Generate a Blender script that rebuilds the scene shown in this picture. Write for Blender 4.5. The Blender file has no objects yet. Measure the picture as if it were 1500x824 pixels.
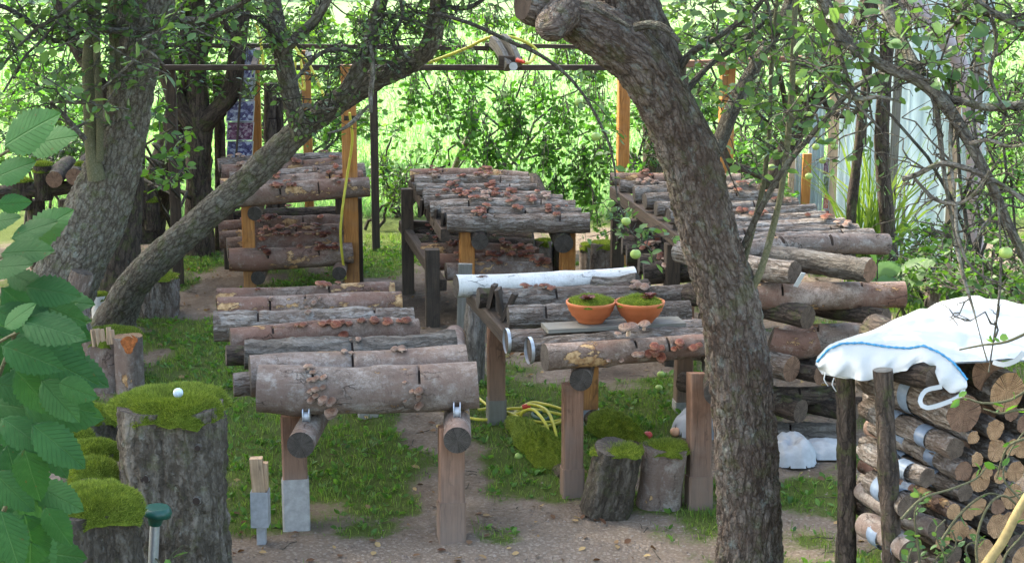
import bpy, math, random
import numpy as np
from mathutils import Vector, Matrix
R = random.Random(7)
NR = np.random.RandomState(7)
PI = math.pi
S = bpy.context.scene
COL = S.collection

# ------------------------------------------------------------ camera, world, sun, exposure
F = 2400.0; CX, CY = 750.0, 412.0; CAMH = 2.9
PITCH = math.atan(495 / F); SP, CP = math.sin(PITCH), math.cos(PITCH)
cam = bpy.data.objects.new('camera', bpy.data.cameras.new('camera'))
COL.objects.link(cam); S.camera = cam
cam.location = (0, 0, CAMH); cam.rotation_euler = (PI / 2 - PITCH, 0, 0)
cam.data.sensor_width = 36; cam.data.lens = 36 * F / 1500
cam.data.clip_start = 0.05; cam.data.clip_end = 3000
SUN_EL, SUN_AZ = math.radians(44), math.radians(-62)      # azimuth measured from +Y towards +X
w = bpy.data.worlds.new('World'); S.world = w; w.use_nodes = True
wn = w.node_tree.nodes; wl = w.node_tree.links; wn.clear()
wo = wn.new('ShaderNodeOutputWorld'); bg = wn.new('ShaderNodeBackground'); sk = wn.new('ShaderNodeTexSky')
sk.sky_type = 'NISHITA'; sk.sun_disc = False; sk.sun_elevation = SUN_EL; sk.sun_rotation = SUN_AZ
sk.air_density = 1.0; sk.dust_density = 3.0; sk.ozone_density = 1.0
bg.inputs['Strength'].default_value = 0.15
wl.new(sk.outputs[0], bg.inputs[0]); wl.new(bg.outputs[0], wo.inputs[0])
sl = bpy.data.lights.new('sun', 'SUN'); sun = bpy.data.objects.new('sun', sl); COL.objects.link(sun)
sl.energy = 2.0; sl.angle = math.radians(1.5); sl.color = (1.0, .97, .90)
sd = Vector((math.sin(SUN_AZ) * math.cos(SUN_EL), math.cos(SUN_AZ) * math.cos(SUN_EL), math.sin(SUN_EL)))
sun.rotation_euler = sd.to_track_quat('Z', 'Y').to_euler(); sun.location = (-20, 20, 30)
S.view_settings.view_transform = 'Standard'; S.view_settings.look = 'None'
S.view_settings.exposure = 2.6; S.view_settings.gamma = 1
S.view_settings.use_white_balance = True; S.view_settings.white_balance_temperature = 7000; S.view_settings.white_balance_tint = 8
S.render.engine = 'CYCLES'; S.cycles.use_denoising = True
S.cycles.max_bounces = 8; S.cycles.diffuse_bounces = 4; S.cycles.transmission_bounces = 4
S.cycles.glossy_bounces = 2; S.cycles.caustics_reflective = False; S.cycles.caustics_refractive = False

# photo pixel (1500 x 824) -> world
def ray(x, y):
    return np.array([x - CX, F * CP + (CY - y) * SP, -F * SP + (CY - y) * CP])
def P(x, y, Y):
    d = ray(x, y); t = Y / d[1]; return np.array([d[0] * t, Y, CAMH + d[2] * t])
def PZ(x, y, z=0.0):
    d = ray(x, y); t = (z - CAMH) / d[2]; return np.array([d[0] * t, d[1] * t, z])
def px(Y): return Y / (F * CP)           # metres per photo pixel, about

# ------------------------------------------------------------ numpy noise
def _h(ix, iy, iz, s):
    n = (ix.astype(np.int64) * 73856093) ^ (iy.astype(np.int64) * 19349663) ^ (iz.astype(np.int64) * 83492791) ^ (s * 2654435761)
    n = n & 0xffffffff
    n = ((n ^ (n >> 15)) * 2246822519) & 0xffffffff
    n = ((n ^ (n >> 13)) * 3266489917) & 0xffffffff
    return ((n ^ (n >> 16)) & 0xffffff) / float(0xffffff)
def vnoise(p, s=0):
    i = np.floor(p); f = p - i; f = f * f * (3 - 2 * f)
    x, y, z = i[:, 0], i[:, 1], i[:, 2]; r = 0
    for a in (0, 1):
        for b in (0, 1):
            for c in (0, 1):
                wgt = (f[:, 0] if a else 1 - f[:, 0]) * (f[:, 1] if b else 1 - f[:, 1]) * (f[:, 2] if c else 1 - f[:, 2])
                r = r + wgt * _h(x + a, y + b, z + c, s)
    return r
def fbm(p, s=0, o=4):
    r = 0; a = .5; tot = 0
    for k in range(o):
        r = r + a * vnoise(p * 2 ** k + 17.3 * k, s + k); tot += a; a *= .5
    return r / tot
def worley(p, s=0):
    i = np.floor(p); f1 = np.full(len(p), 9.); f2 = np.full(len(p), 9.)
    for a in (-1, 0, 1):
        for b in (-1, 0, 1):
            for c in (-1, 0, 1):
                x, y, z = i[:, 0] + a, i[:, 1] + b, i[:, 2] + c
                d = np.sqrt((x + _h(x, y, z, s) - p[:, 0]) ** 2 + (y + _h(x, y, z, s + 1) - p[:, 1]) ** 2 + (z + _h(x, y, z, s + 2) - p[:, 2]) ** 2)
                f2 = np.minimum(f2, np.maximum(f1, d)); f1 = np.minimum(f1, d)
    return f1, f2
def n2(x, y, s=0, o=3): return fbm(np.stack([x, y, np.full_like(x, .37)], 1), s, o)

# ------------------------------------------------------------ mesh building
class MB:
    def __init__(s): s.V = []; s.F = []; s.M = []; s.B = []; s.L = []; s.n = 0
    def add(s, V, Fs, m=0, bk=None, lv=None):
        V = np.asarray(V, float).reshape(-1, 3)
        for f in (Fs if isinstance(Fs, list) else [Fs]):
            f = np.asarray(f, dtype=np.int64)
            if len(f) == 0: continue
            s.F.append(f + s.n); s.M.append(np.full(len(f), m) if np.isscalar(m) else np.asarray(m))
        s.V.append(V); s.n += len(V)
        s.B.append(V.copy() if bk is None else np.asarray(bk, float))
        s.L.append(np.full(len(V), .5) if lv is None else np.asarray(lv, float)); return s
    def build(s, name, mats, parent=None, loc=(0, 0, 0), smooth=True, kind=None):
        V = np.concatenate(s.V) if s.V else np.zeros((0, 3))
        loc = np.array(loc, float)
        if parent is None: V = V - loc
        else:
            q = parent; off = np.array(q.location)
            while q.parent: q = q.parent; off = off + np.array(q.location)
            V = V - off; loc = np.zeros(3)
        me = bpy.data.meshes.new(name)
        me.vertices.add(len(V)); me.vertices.foreach_set('co', V.astype(np.float32).ravel())
        loops = np.concatenate([f.ravel() for f in s.F]); tot = np.concatenate([np.full(len(f), f.shape[1]) for f in s.F])
        me.loops.add(len(loops)); me.loops.foreach_set('vertex_index', loops.astype(np.int32))
        me.polygons.add(len(tot)); st = np.concatenate([[0], np.cumsum(tot)[:-1]])
        me.polygons.foreach_set('loop_start', st.astype(np.int32)); me.polygons.foreach_set('loop_total', tot.astype(np.int32))
        me.polygons.foreach_set('material_index', np.concatenate(s.M).astype(np.int32))
        me.polygons.foreach_set('use_smooth', np.full(len(tot), bool(smooth)))
        a = me.attributes.new('bk', 'FLOAT_VECTOR', 'POINT'); a.data.foreach_set('vector', np.concatenate(s.B).astype(np.float32).ravel())
        a = me.attributes.new('lv', 'FLOAT', 'POINT'); a.data.foreach_set('value', np.concatenate(s.L).astype(np.float32))
        me.update(calc_edges=True)
        for m in (mats if isinstance(mats, (list, tuple)) else [mats]): me.materials.append(m)
        o = bpy.data.objects.new(name, me); COL.objects.link(o); o.location = loc
        if parent is not None: o.parent = parent
        if kind: o['kind'] = kind
        return o
def tag(o, label=None, cat=None, group=None, kind=None):
    for k, v in (('label', label), ('category', cat), ('group', group), ('kind', kind)):
        if v: o[k] = v
    return o
def empty(name, loc, label, cat, group=None):
    o = bpy.data.objects.new(name, None); COL.objects.link(o); o.location = tuple(loc); o.empty_display_size = .1
    return tag(o, label, cat, group)

def catmull(pts, spacing):
    p = np.asarray(pts, float); q = np.vstack([2 * p[0] - p[1], p, 2 * p[-1] - p[-2]]); out = []
    for i in range(1, len(q) - 2):
        L = np.linalg.norm(q[i + 1][:3] - q[i][:3]); n = max(1, int(round(L / spacing)))
        for t in np.arange(n) / n:
            out.append(.5 * ((2 * q[i]) + (-q[i - 1] + q[i + 1]) * t + (2 * q[i - 1] - 5 * q[i] + 4 * q[i + 1] - q[i + 2]) * t * t + (-q[i - 1] + 3 * q[i] - 3 * q[i + 1] + q[i + 2]) * t ** 3))
    out.append(p[-1]); return np.array(out)
def frames(p):
    T = np.gradient(p, axis=0) if len(p) > 2 else np.repeat([p[-1] - p[0]], len(p), 0)
    T = T / (np.linalg.norm(T, axis=1)[:, None] + 1e-12)
    up = np.array([0, 0, 1.]) if abs(T[0][2]) < .8 else np.array([0, -1., 0])
    N = np.zeros_like(p); n = up - T[0] * up.dot(T[0]); N[0] = n / np.linalg.norm(n)
    for i in range(1, len(p)):
        n = N[i - 1] - T[i] * N[i - 1].dot(T[i]); N[i] = n / np.linalg.norm(n)
    return T, N, np.cross(T, N)
def tube(mb, pts, sides=12, spacing=.05, disp=None, m=0, caps=(0, 0), raw=False, s0=0.0, lv=.5, prof=None):
    """pts rows x,y,z,r.  disp(bk, theta)->radial offset in m.  caps=(start,end) material index or None"""
    p = np.asarray(pts, float) if raw else catmull(pts, spacing)
    C, rad = p[:, :3], p[:, 3]; T, N, B = frames(C)
    if prof is None:
        th = np.arange(sides) * 2 * PI / sides; pc = np.stack([np.cos(th), np.sin(th)], 1)
    else: pc = np.asarray(prof, float); sides = len(pc); th = np.arctan2(pc[:, 1], pc[:, 0])
    sl_ = np.concatenate([[0], np.cumsum(np.linalg.norm(np.diff(C, axis=0), axis=1))]) + s0
    n = len(p); rr = np.repeat(rad, sides); c = np.tile(pc, (n, 1))
    bk = np.stack([c[:, 0] * rr, c[:, 1] * rr, np.repeat(sl_, sides)], 1)
    r2 = rr + (disp(bk, np.tile(th, n)) if disp is not None else 0)
    V = np.repeat(C, sides, 0) + np.repeat(N, sides, 0) * (c[:, :1] * r2[:, None]) + np.repeat(B, sides, 0) * (c[:, 1:] * r2[:, None])
    i = np.arange(n - 1)[:, None] * sides; j = np.arange(sides)[None, :]; j2 = (j + 1) % sides
    Q = np.stack([i + j, i + j2, i + sides + j2, i + sides + j], 2).reshape(-1, 4)
    mb.add(V, Q[:, ::-1] if False else Q, m, bk, np.full(len(V), lv))
    for e, cm in ((0, caps[0]), (n - 1, caps[1])):
        if cm is None: continue
        ring = V[e * sides:(e + 1) * sides]; b = bk[e * sides:(e + 1) * sides]; cen = ring.mean(0)
        nm = T[e] * (-1 if e == 0 else 1)
        mid = cen + (ring - cen) * .55 + nm * rad[e] * .02; bm = b.copy(); bm[:, :2] *= .55
        VV = np.vstack([ring, mid, [cen + nm * rad[e] * .02]]); BB = np.vstack([b, bm, [[0, 0, b[0, 2]]]])
        a = np.arange(sides); a2 = (a + 1) % sides
        q = np.stack([a, a2, sides + a2, sides + a], 1); t3 = np.stack([sides + a, sides + a2, np.full(sides, 2 * sides)], 1)
        if e == 0: q = q[:, ::-1]; t3 = t3[:, ::-1]
        mb.add(VV, [q, t3], cm, BB)
    return mb
BEV = [(-.86, -1), (.86, -1), (1, -.86), (1, .86), (.86, 1), (-.86, 1), (-1, .86), (-1, -.86)]
def beam(mb, p0, p1, wdt, dep, m=0, up=None, jit=.002, rot=0.0):
    """chamfered timber from p0 to p1; wdt across, dep along the up/other axis"""
    p0 = np.array(p0, float); p1 = np.array(p1, float); T = (p1 - p0); L = np.linalg.norm(T); T = T / L
    u = np.array(up if up is not None else ((0, 0, 1) if abs(T[2]) < .8 else (0, -1, 0)), float)
    N = u - T * u.dot(T); N /= np.linalg.norm(N); B = np.cross(T, N)
    if rot: N, B = N * math.cos(rot) + B * math.sin(rot), B * math.cos(rot) - N * math.sin(rot)
    n = max(2, int(L / .12) + 1); s = np.linspace(0, 1, n); V = []; K = []
    ss = np.concatenate([[0], s[1:-1], [1]])
    for k, t in enumerate(ss):
        c = p0 + T * L * t
        for (a, b) in BEV:
            j = 1 + (vv(k, a, b) - .5) * jit / max(wdt, .01)
            V.append(c + B * a * wdt / 2 * j + N * b * dep / 2 * j); K.append((a * wdt / 2, b * dep / 2, L * t))
    n = len(ss); i = np.arange(n - 1)[:, None] * 8; j = np.arange(8)[None, :]; j2 = (j + 1) % 8
    Q = np.stack([i + j, i + j2, i + 8 + j2, i + 8 + j], 2).reshape(-1, 4)
    mb.add(V, [Q, np.array([list(range(7, -1, -1)), list(range((n - 1) * 8, n * 8))])], m, K)
    return mb
def vv(*a):
    return (math.sin(a[0] * 12.9898 + a[1] * 78.233 + a[2] * 37.719) * 43758.5453) % 1.0
def unit(v): v = np.asarray(v, float); return v / (np.linalg.norm(v) + 1e-9)

# ------------------------------------------------------------ bark relief
def disp_furrow(amp, fr=22, el=.22, s=0):
    def f(bk, th):
        w1 = (fbm(bk * 11, s + 5, 3) - .5)[:, None] * np.array([1.3, -1.2, .5]) + (fbm(bk * 34 + 9, s + 6, 2) - .5)[:, None] * np.array([-.5, .6, .3])
        q = bk * np.array([fr, fr, fr * el]) + w1; a, b = worley(q, s); e = np.clip((b - a) / .4, 0, 1)
        q2 = bk * np.array([fr, fr, fr * el * 1.7]) * 2.3 - w1 * 1.3; a2, b2 = worley(q2, s + 4); e2 = np.clip((b2 - a2) / .35, 0, 1)
        return amp * (.75 * e ** .6 + .45 * e2 * (.3 + e) - .85) + amp * 1.6 * (fbm(bk * 5, s + 9, 3) - .5) + amp * .7 * (fbm(bk * np.array([70, 70, 40.]), s + 3, 2) - .5)
    return f
def disp_smooth(amp, s=0):
    def f(bk, th):
        k = fbm(bk * np.array([9, 9, 4.]) + s * 3.1, s, 3) - .5
        return amp * 2.2 * k + amp * .5 * (fbm(bk * 55, s + 2, 2) - .5)
    return f

# ------------------------------------------------------------ materials
MATS = {}
def nodes(name):
    m = bpy.data.materials.new(name); m.use_nodes = True; nt = m.node_tree; nt.nodes.clear()
    MATS[name] = m
    out = nt.nodes.new('ShaderNodeOutputMaterial'); return m, nt, out
class G:
    def __init__(s, nt): s.nt = nt
    def n(s, t, **k):
        x = s.nt.nodes.new(t)
        for a, b in k.items(): setattr(x, a, b)
        return x
    def l(s, a, b): s.nt.links.new(a, b)
    def set(s, sock, v):
        if hasattr(v, 'node'): s.l(v, sock)
        else: sock.default_value = v
    def attr(s, nm, vec=True):
        a = s.n('ShaderNodeAttribute', attribute_name=nm); return a.outputs['Vector' if vec else 'Fac']
    def map(s, v, sc=(1, 1, 1), loc=(0, 0, 0)):
        m = s.n('ShaderNodeMapping'); s.l(v, m.inputs[0]); m.inputs['Scale'].default_value = sc; s.set(m.inputs['Location'], loc); return m.outputs[0]
    def noise(s, v, sc, det=3, rough=.55, dist=0.0, col=False):
        x = s.n('ShaderNodeTexNoise'); s.l(v, x.inputs['Vector']); x.inputs['Scale'].default_value = sc; x.inputs['Detail'].default_value = det
        x.inputs['Roughness'].default_value = rough; x.inputs['Distortion'].default_value = dist; return x.outputs['Color' if col else 'Fac']
    def vor(s, v, sc, feat='DISTANCE_TO_EDGE', out='Distance'):
        x = s.n('ShaderNodeTexVoronoi', feature=feat); s.l(v, x.inputs['Vector']); x.inputs['Scale'].default_value = sc; return x.outputs[out]
    def math(s, op, a, b=0.0, clamp=False):
        x = s.n('ShaderNodeMath', operation=op, use_clamp=clamp); s.set(x.inputs[0], a); s.set(x.inputs[1], b); return x.outputs[0]
    def vadd(s, a, b, op='ADD'):
        x = s.n('ShaderNodeVectorMath', operation=op); s.set(x.inputs[0], a); s.set(x.inputs[1], b); return x.outputs[0]
    def ramp(s, f, stops, interp='LINEAR'):
        x = s.n('ShaderNodeValToRGB'); s.l(f, x.inputs[0]); e = x.color_ramp.elements; x.color_ramp.interpolation = interp
        while len(e) < len(stops): e.new(.5)
        for i, (p_, c) in enumerate(stops): e[i].position = p_; e[i].color = (*c, 1) if len(c) == 3 else c
        return x.outputs[0]
    def rng(s, f, a, b, c=0.0, d=1.0):
        x = s.n('ShaderNodeMapRange'); s.l(f, x.inputs[0])
        for i, v in enumerate((a, b, c, d)): x.inputs[i + 1].default_value = v
        return x.outputs[0]
    def mix(s, f, a, b, bt='MIX'):
        x = s.n('ShaderNodeMix', data_type='RGBA', blend_type=bt); s.set(x.inputs[0], f)
        s.set(x.inputs[6], (*a, 1) if isinstance(a, tuple) and len(a) == 3 else a); s.set(x.inputs[7], (*b, 1) if isinstance(b, tuple) and len(b) == 3 else b); return x.outputs[2]
    def bump(s, h, dist=.01, st=1.0, nrm=None):
        x = s.n('ShaderNodeBump'); s.l(h, x.inputs['Height']); x.inputs['Distance'].default_value = dist; x.inputs['Strength'].default_value = st
        if nrm is not None: s.l(nrm, x.inputs['Normal'])
        return x.outputs[0]
    def bsdf(s, out, col, rough=.85, nrm=None, spec=.25, **k):
        b = s.n('ShaderNodeBsdfPrincipled'); s.set(b.inputs['Base Color'], (*col, 1) if isinstance(col, tuple) else col)
        s.set(b.inputs['Roughness'], rough); b.inputs['Specular IOR Level'].default_value = spec
        for a, v in k.items(): s.set(b.inputs[a.replace('_', ' ')], v)
        if nrm is not None: s.l(nrm, b.inputs['Normal'])
        if out is not None: s.l(b.outputs[0], out.inputs[0])
        return b.outputs[0]
    def rand(s): return s.n('ShaderNodeObjectInfo').outputs['Random']

def mat_bark(name, dark, mid, light, fr=24, el=.2, lichen=.35, lic_col=(.34, .38, .33), warm=None, moss=0.0, crack=.22, bump=.012, patch=None):
    m, nt, out = nodes(name); g = G(nt); bk = g.attr('bk'); rnd = g.rand()
    off = g.vadd(bk, g.math('MULTIPLY', rnd, 7.0)); dist = g.noise(g.map(off, (1, 1, .5)), 9, 3, col=True)
    d2 = g.noise(off, 45, 3, col=True)
    q = g.vadd(g.map(off, (1, 1, el)), g.vadd(g.vadd(dist, (1.3 / fr, 1.3 / fr, .6 / fr), 'MULTIPLY'), g.vadd(d2, (.45 / fr, .45 / fr, .3 / fr), 'MULTIPLY')))
    e1 = g.rng(g.vor(q, fr), 0, crack); e2 = g.rng(g.vor(g.map(q, (1, 1, 1.6), (3, 1, 2)), fr * 2.3), 0, crack * .9); e = g.math('ADD', g.math('MULTIPLY', e1, .6), g.math('MULTIPLY', e2, .4))
    fine = g.noise(g.map(off, (1, 1, .35)), 90, 4, .7); big = g.noise(off, 6, 4, .6)
    fib = g.noise(g.map(off, (1, 1, .1)), 160, 2, .6)
    h = g.math('ADD', g.math('MULTIPLY', e, .8), g.math('ADD', g.math('MULTIPLY', fine, .7), g.math('MULTIPLY', fib, .35)))
    c = g.ramp(g.math('ADD', g.math('MULTIPLY', e, .45), g.math('MULTIPLY', g.math('ADD', fine, big), .36)), [(.12, dark), (.5, mid), (.9, light)])
    if warm is not None:
        c = g.mix(g.math('MULTIPLY', g.rng(g.noise(off, 4.3, 3), .45, .7), .7), c, warm)
    li = g.rng(g.noise(g.map(off, (1, 1, .8), (3, 5, 1)), 17, 5, .7), .66 - lichen * .25, .72)
    c = g.mix(g.math('MULTIPLY', li, .75), c, lic_col)
    if patch is not None:
        pm = g.rng(g.noise(g.map(off, (1, 1, .55), (9, 2, 4)), 7.5, 4, .6), .64, .665); pf = g.mix(g.noise(off, 40, 3), patch, (patch[0] * .5, patch[1] * .42, patch[2] * .35))
        c = g.mix(pm, c, pf); h = g.math('SUBTRACT', h, g.math('MULTIPLY', pm, .7))
    if moss > 0:
        geo = g.n('ShaderNodeNewGeometry'); sx = g.n('ShaderNodeSeparateXYZ'); g.l(geo.outputs['Position'], sx.inputs[0])
        mm = g.math('MULTIPLY', g.rng(g.noise(off, 11, 4, .7), .52, .62), moss)
        c = g.mix(mm, c, (.10, .13, .03))
    hs = g.n('ShaderNodeHueSaturation'); g.l(c, hs.inputs['Color']); g.l(g.rng(rnd, 0, 1, .78, 1.22), hs.inputs['Value'])
    g.bsdf(out, hs.outputs[0], .9, g.bump(h, bump, 1.0), .2); return m
def mat_smoothbark(name, dark, mid, light, warm, lic_col, lichen=.5, patch=(.55, .36, .18), pth=.62):
    m, nt, out = nodes(name); g = G(nt); bk = g.attr('bk'); rnd = g.rand(); off = g.vadd(bk, g.math('MULTIPLY', rnd, 7.0))
    big = g.noise(g.map(off, (1, 1, .6)), 9, 5, .65); fine = g.noise(off, 130, 4, .75); lent = g.noise(g.map(off, (.35, .35, 2.2)), 75, 3, .6); mid_ = g.noise(off, 38, 4, .7)
    c = g.ramp(g.math('ADD', g.math('MULTIPLY', big, .5), g.math('MULTIPLY', g.math('ADD', fine, mid_), .25)), [(.36, dark), (.5, mid), (.62, light)])
    c = g.mix(g.math('MULTIPLY', g.rng(g.noise(g.map(off, (1, 1, .5), (2, 7, 3)), 5, 3), .42, .62), .8), c, warm)
    c = g.mix(g.rng(lent, .60, .72, 0, .55), c, (dark[0] * .6, dark[1] * .6, dark[2] * .6))
    li = g.rng(g.noise(g.map(off, (1, 1, .8), (3, 5, 1)), 15, 5, .75), .66 - lichen * .2, .72); c = g.mix(g.math('MULTIPLY', li, .7), c, lic_col)
    ck = g.vor(g.vadd(g.map(off, (1, 1, .22)), g.vadd(g.noise(off, 12, 4, col=True), (.09, .09, .09), 'MULTIPLY')), 13); gate = g.rng(g.noise(off, 4, 2), .5, .62)
    cm = g.math('MULTIPLY', g.rng(ck, .035, .0), gate); c = g.mix(g.math('MULTIPLY', cm, .7), c, (.02, .014, .01))
    pn = g.math('ADD', g.noise(g.map(off, (1, 1, .5), (9, 2, 4)), 8, 5, .65), g.math('MULTIPLY', g.math('SUBTRACT', fine, .5), .1)); pm = g.rng(pn, pth, pth + .015)
    pf = g.mix(g.rng(g.noise(off, 35, 4), .35, .65), (patch[0] * .5, patch[1] * .4, patch[2] * .35), patch); c = g.mix(pm, c, pf); rim = g.math('MULTIPLY', g.rng(pn, pth - .025, pth), g.math('SUBTRACT', 1.0, pm)); c = g.mix(g.math('MULTIPLY', rim, .6), c, dark)
    hs = g.n('ShaderNodeHueSaturation'); g.l(c, hs.inputs['Color']); g.l(g.rng(rnd, 0, 1, .8, 1.2), hs.inputs['Value'])
    h = g.math('ADD', g.math('MULTIPLY', mid_, .9), g.math('ADD', g.math('MULTIPLY', fine, .5), g.math('ADD', g.math('MULTIPLY', cm, -.8), g.math('MULTIPLY', pm, -.6))))
    g.bsdf(out, hs.outputs[0], .85, g.bump(h, .006), .25); return m
def mat_end(name, c0, c1, ring=160, crackc=(.02, .015, .01)):
    m, nt, out = nodes(name); g = G(nt); bk = g.attr('bk'); rnd = g.rand()
    sx = g.n('ShaderNodeSeparateXYZ'); g.l(bk, sx.inputs[0]); flat = g.n('ShaderNodeCombineXYZ'); g.l(sx.outputs[0], flat.inputs[0]); g.l(sx.outputs[1], flat.inputs[1])
    p = g.vadd(flat.outputs[0], g.vadd(g.noise(g.vadd(bk, rnd), 14, 2, col=True), (.03, .03, 0), 'MULTIPLY'))
    ln = g.n('ShaderNodeVectorMath', operation='LENGTH'); g.l(p, ln.inputs[0]); r = ln.outputs['Value']
    rings = g.math('SINE', g.math('MULTIPLY', r, ring * 6.28)); ang = g.math('ARCTAN2', sx.outputs[1], sx.outputs[0])
    av = g.n('ShaderNodeCombineXYZ'); g.l(g.math('COSINE', ang), av.inputs[0]); g.l(g.math('SINE', ang), av.inputs[1]); g.l(g.math('MULTIPLY', rnd, 50), av.inputs[2])
    ck = g.noise(av.outputs[0], 5.5, 3, .7); ckm = g.math('LESS_THAN', g.math('ABSOLUTE', g.math('SUBTRACT', ck, .5)), .012)
    c = g.mix(g.rng(rings, -1, 1, .1, .9), c0, c1); c = g.mix(g.rng(g.noise(bk, 22, 4, .65), .35, .7, 0, .75), c, (c0[0] * .45, c0[1] * .42, c0[2] * .42))
    c = g.mix(g.math('MULTIPLY', ckm, .85), c, crackc)
    g.bsdf(out, c, .85, g.bump(g.math('ADD', rings, g.math('MULTIPLY', g.noise(bk, 150), 3)), .0012), .2); return m
def mat_wood(name, c0, c1, grey=(.2, .19, .17), wz=(.0, .35), rough=.6, weather=.4):
    m, nt, out = nodes(name); g = G(nt); bk = g.attr('bk'); rnd = g.rand(); off = g.vadd(bk, g.math('MULTIPLY', rnd, 9))
    gr = g.noise(g.map(off, (1, 1, .06)), 60, 4, .65, .4); knots = g.vor(g.map(off, (1, 1, .25)), 9, 'F1')
    ckk = g.rng(g.vor(g.vadd(g.map(off, (1, 1, .05)), g.vadd(g.noise(off, 9, 3, col=True), (.03, .03, .01), 'MULTIPLY')), 26), .05, .0); c = g.mix(g.rng(gr, .3, .7), tuple(v * .75 for v in c0), c1); c = g.mix(g.math('MULTIPLY', g.math('MULTIPLY', ckk, g.rng(g.noise(off, 5, 2), .45, .6)), .7), c, tuple(v * .2 for v in c0)); c = g.mix(g.rng(g.noise(off, 3.5, 4, .7), .52, .7, 0, .5), c, tuple(v * .4 for v in c0)); c = g.mix(g.rng(knots, .1, .0, 0, .8), c, (c0[0] * .25, c0[1] * .2, c0[2] * .2))
    geo = g.n('ShaderNodeNewGeometry'); sx = g.n('ShaderNodeSeparateXYZ'); g.l(geo.outputs['Position'], sx.inputs[0])
    wm = g.math('MULTIPLY', g.rng(g.math('ADD', sx.outputs[2], g.math('MULTIPLY', g.noise(off, 12, 3), .15)), wz[1], wz[0]), weather)
    c = g.mix(g.math('ADD', wm, g.math('MULTIPLY', g.rng(g.noise(off, 8, 4), .5, .75), .25), True), c, grey)
    g.bsdf(out, c, rough, g.bump(g.math('ADD', gr, g.math('MULTIPLY', g.noise(off, 220), .4)), .0025), .3); return m
def mat_leaf(name, a, b, c3, trans=.38, rough=.5, veins=False, tcol=None):
    m, nt, out = nodes(name); g = G(nt); lv = g.attr('lv', False)
    c = g.ramp(lv, [(0, a), (.55, b), (1, c3)]); nrm = None
    if veins:
        bk = g.attr('bk'); sx = g.n('ShaderNodeSeparateXYZ'); g.l(bk, sx.inputs[0])
        ax = g.math('ABSOLUTE', sx.outputs[1]); v = g.math('ABSOLUTE', g.math('SINE', g.math('MULTIPLY', g.math('SUBTRACT', sx.outputs[0], g.math('MULTIPLY', ax, .75)), 34.0)))
        vm = g.math('MAXIMUM', g.rng(v, .16, .0), g.rng(ax, .018, .0)); c = g.mix(g.math('MULTIPLY', vm, .5), c, (c3[0] * 1.5, c3[1] * 1.3, c3[2] * 1.6))
        nz = g.noise(bk, 60, 2); gp = g.n('ShaderNodeNewGeometry').outputs['Position']; c = g.mix(g.rng(g.noise(bk, 7, 3), .5, .8, 0, .35), c, c3); c = g.mix(g.rng(g.noise(gp, 9, 3), .35, .7, 0, .6), c, a); c = g.mix(g.rng(g.noise(gp, 70, 3, .7), .68, .72, 0, .8), c, (.12, .06, .02)); nrm = g.bump(g.math('ADD', g.math('MULTIPLY', vm, -1.0), g.math('MULTIPLY', nz, .3)), .002)  # position noise paints darker patches, leaving lit-looking spots across the leaves
    d = g.bsdf(None, c, rough, nrm, .2 if veins else .35); t = g.n('ShaderNodeBsdfTranslucent')
    tc = g.mix(1.0, c, (2.2, 2.3, .9) if tcol is None else tcol, 'MULTIPLY'); g.l(tc, t.inputs[0])
    x = g.n('ShaderNodeMixShader'); x.inputs[0].default_value = trans; g.l(d, x.inputs[1]); g.l(t.outputs[0], x.inputs[2]); g.l(x.outputs[0], out.inputs[0]); return m
def mat_plain(name, col, rough=.6, var=.25, sc=20, metal=0.0, bump=.001, spec=.4, **k):
    m, nt, out = nodes(name); g = G(nt); bk = g.attr('bk'); n = g.noise(bk, sc, 4, .6)
    c = g.mix(g.rng(n, .3, .7), tuple(x * (1 - var) for x in col), tuple(min(1, x * (1 + var)) for x in col))
    g.bsdf(out, c, rough, g.bump(g.noise(bk, sc * 5, 3), bump), spec, Metallic=metal, **k); return m

M_TRUNK = mat_bark('apple_bark', (.014, .010, .008), (.092, .069, .054), (.25, .205, .17), 26, .3, .45, (.30, .32, .28), warm=(.10, .066, .05), moss=.25, crack=.2)
M_TRUNK2 = mat_bark('lichened_bark', (.018, .014, .011), (.105, .089, .070), (.25, .23, .185), 28, .36, .5, (.30, .32, .27), moss=.35)
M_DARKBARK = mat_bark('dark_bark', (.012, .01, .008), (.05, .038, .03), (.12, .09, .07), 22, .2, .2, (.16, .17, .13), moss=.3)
M_TWIG = mat_bark('twig_bark', (.02, .017, .013), (.07, .06, .045), (.16, .15, .12), 60, .3, .5, (.26, .29, .23))
M_SPROUT = mat_bark('sprout_bark', (.05, .05, .025), (.10, .10, .055), (.16, .15, .09), 70, .6, .2, (.2, .2, .15), bump=.003)
M_SMOOTH = mat_smoothbark('smooth_log_bark', (.075, .045, .03), (.185, .132, .10), (.36, .285, .235), (.19, .095, .065), (.38, .34, .28), .5, pth=.585)
M_GREYSM = mat_smoothbark('grey_log_bark', (.09, .065, .05), (.20, .158, .13), (.39, .34, .295), (.20, .135, .105), (.42, .395, .35), .7, pth=.64)
M_FURROW = mat_bark('furrowed_log_bark', (.014, .011, .008), (.155, .122, .095), (.44, .385, .33), 24, .14, .5, (.42, .41, .38), warm=(.17, .12, .095), crack=.25, bump=.014)
M_OAK = mat_bark('thick_oak_bark', (.018, .015, .012), (.12, .103, .085), (.27, .245, .21), 17, .16, .25, (.24, .24, .21), crack=.3, bump=.014)
M_STUMP = mat_bark('stump_bark', (.012, .010, .008), (.080, .066, .050), (.21, .185, .15), 15, .13, .2, (.2, .2, .17), crack=.3, bump=.016, moss=.2)
M_BIRCH = mat_smoothbark('birch_bark', (.45, .42, .38), (.74, .72, .68), (.85, .84, .80), (.72, .68, .6), (.8, .8, .77), .1, (.16, .10, .07), .60)
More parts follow.
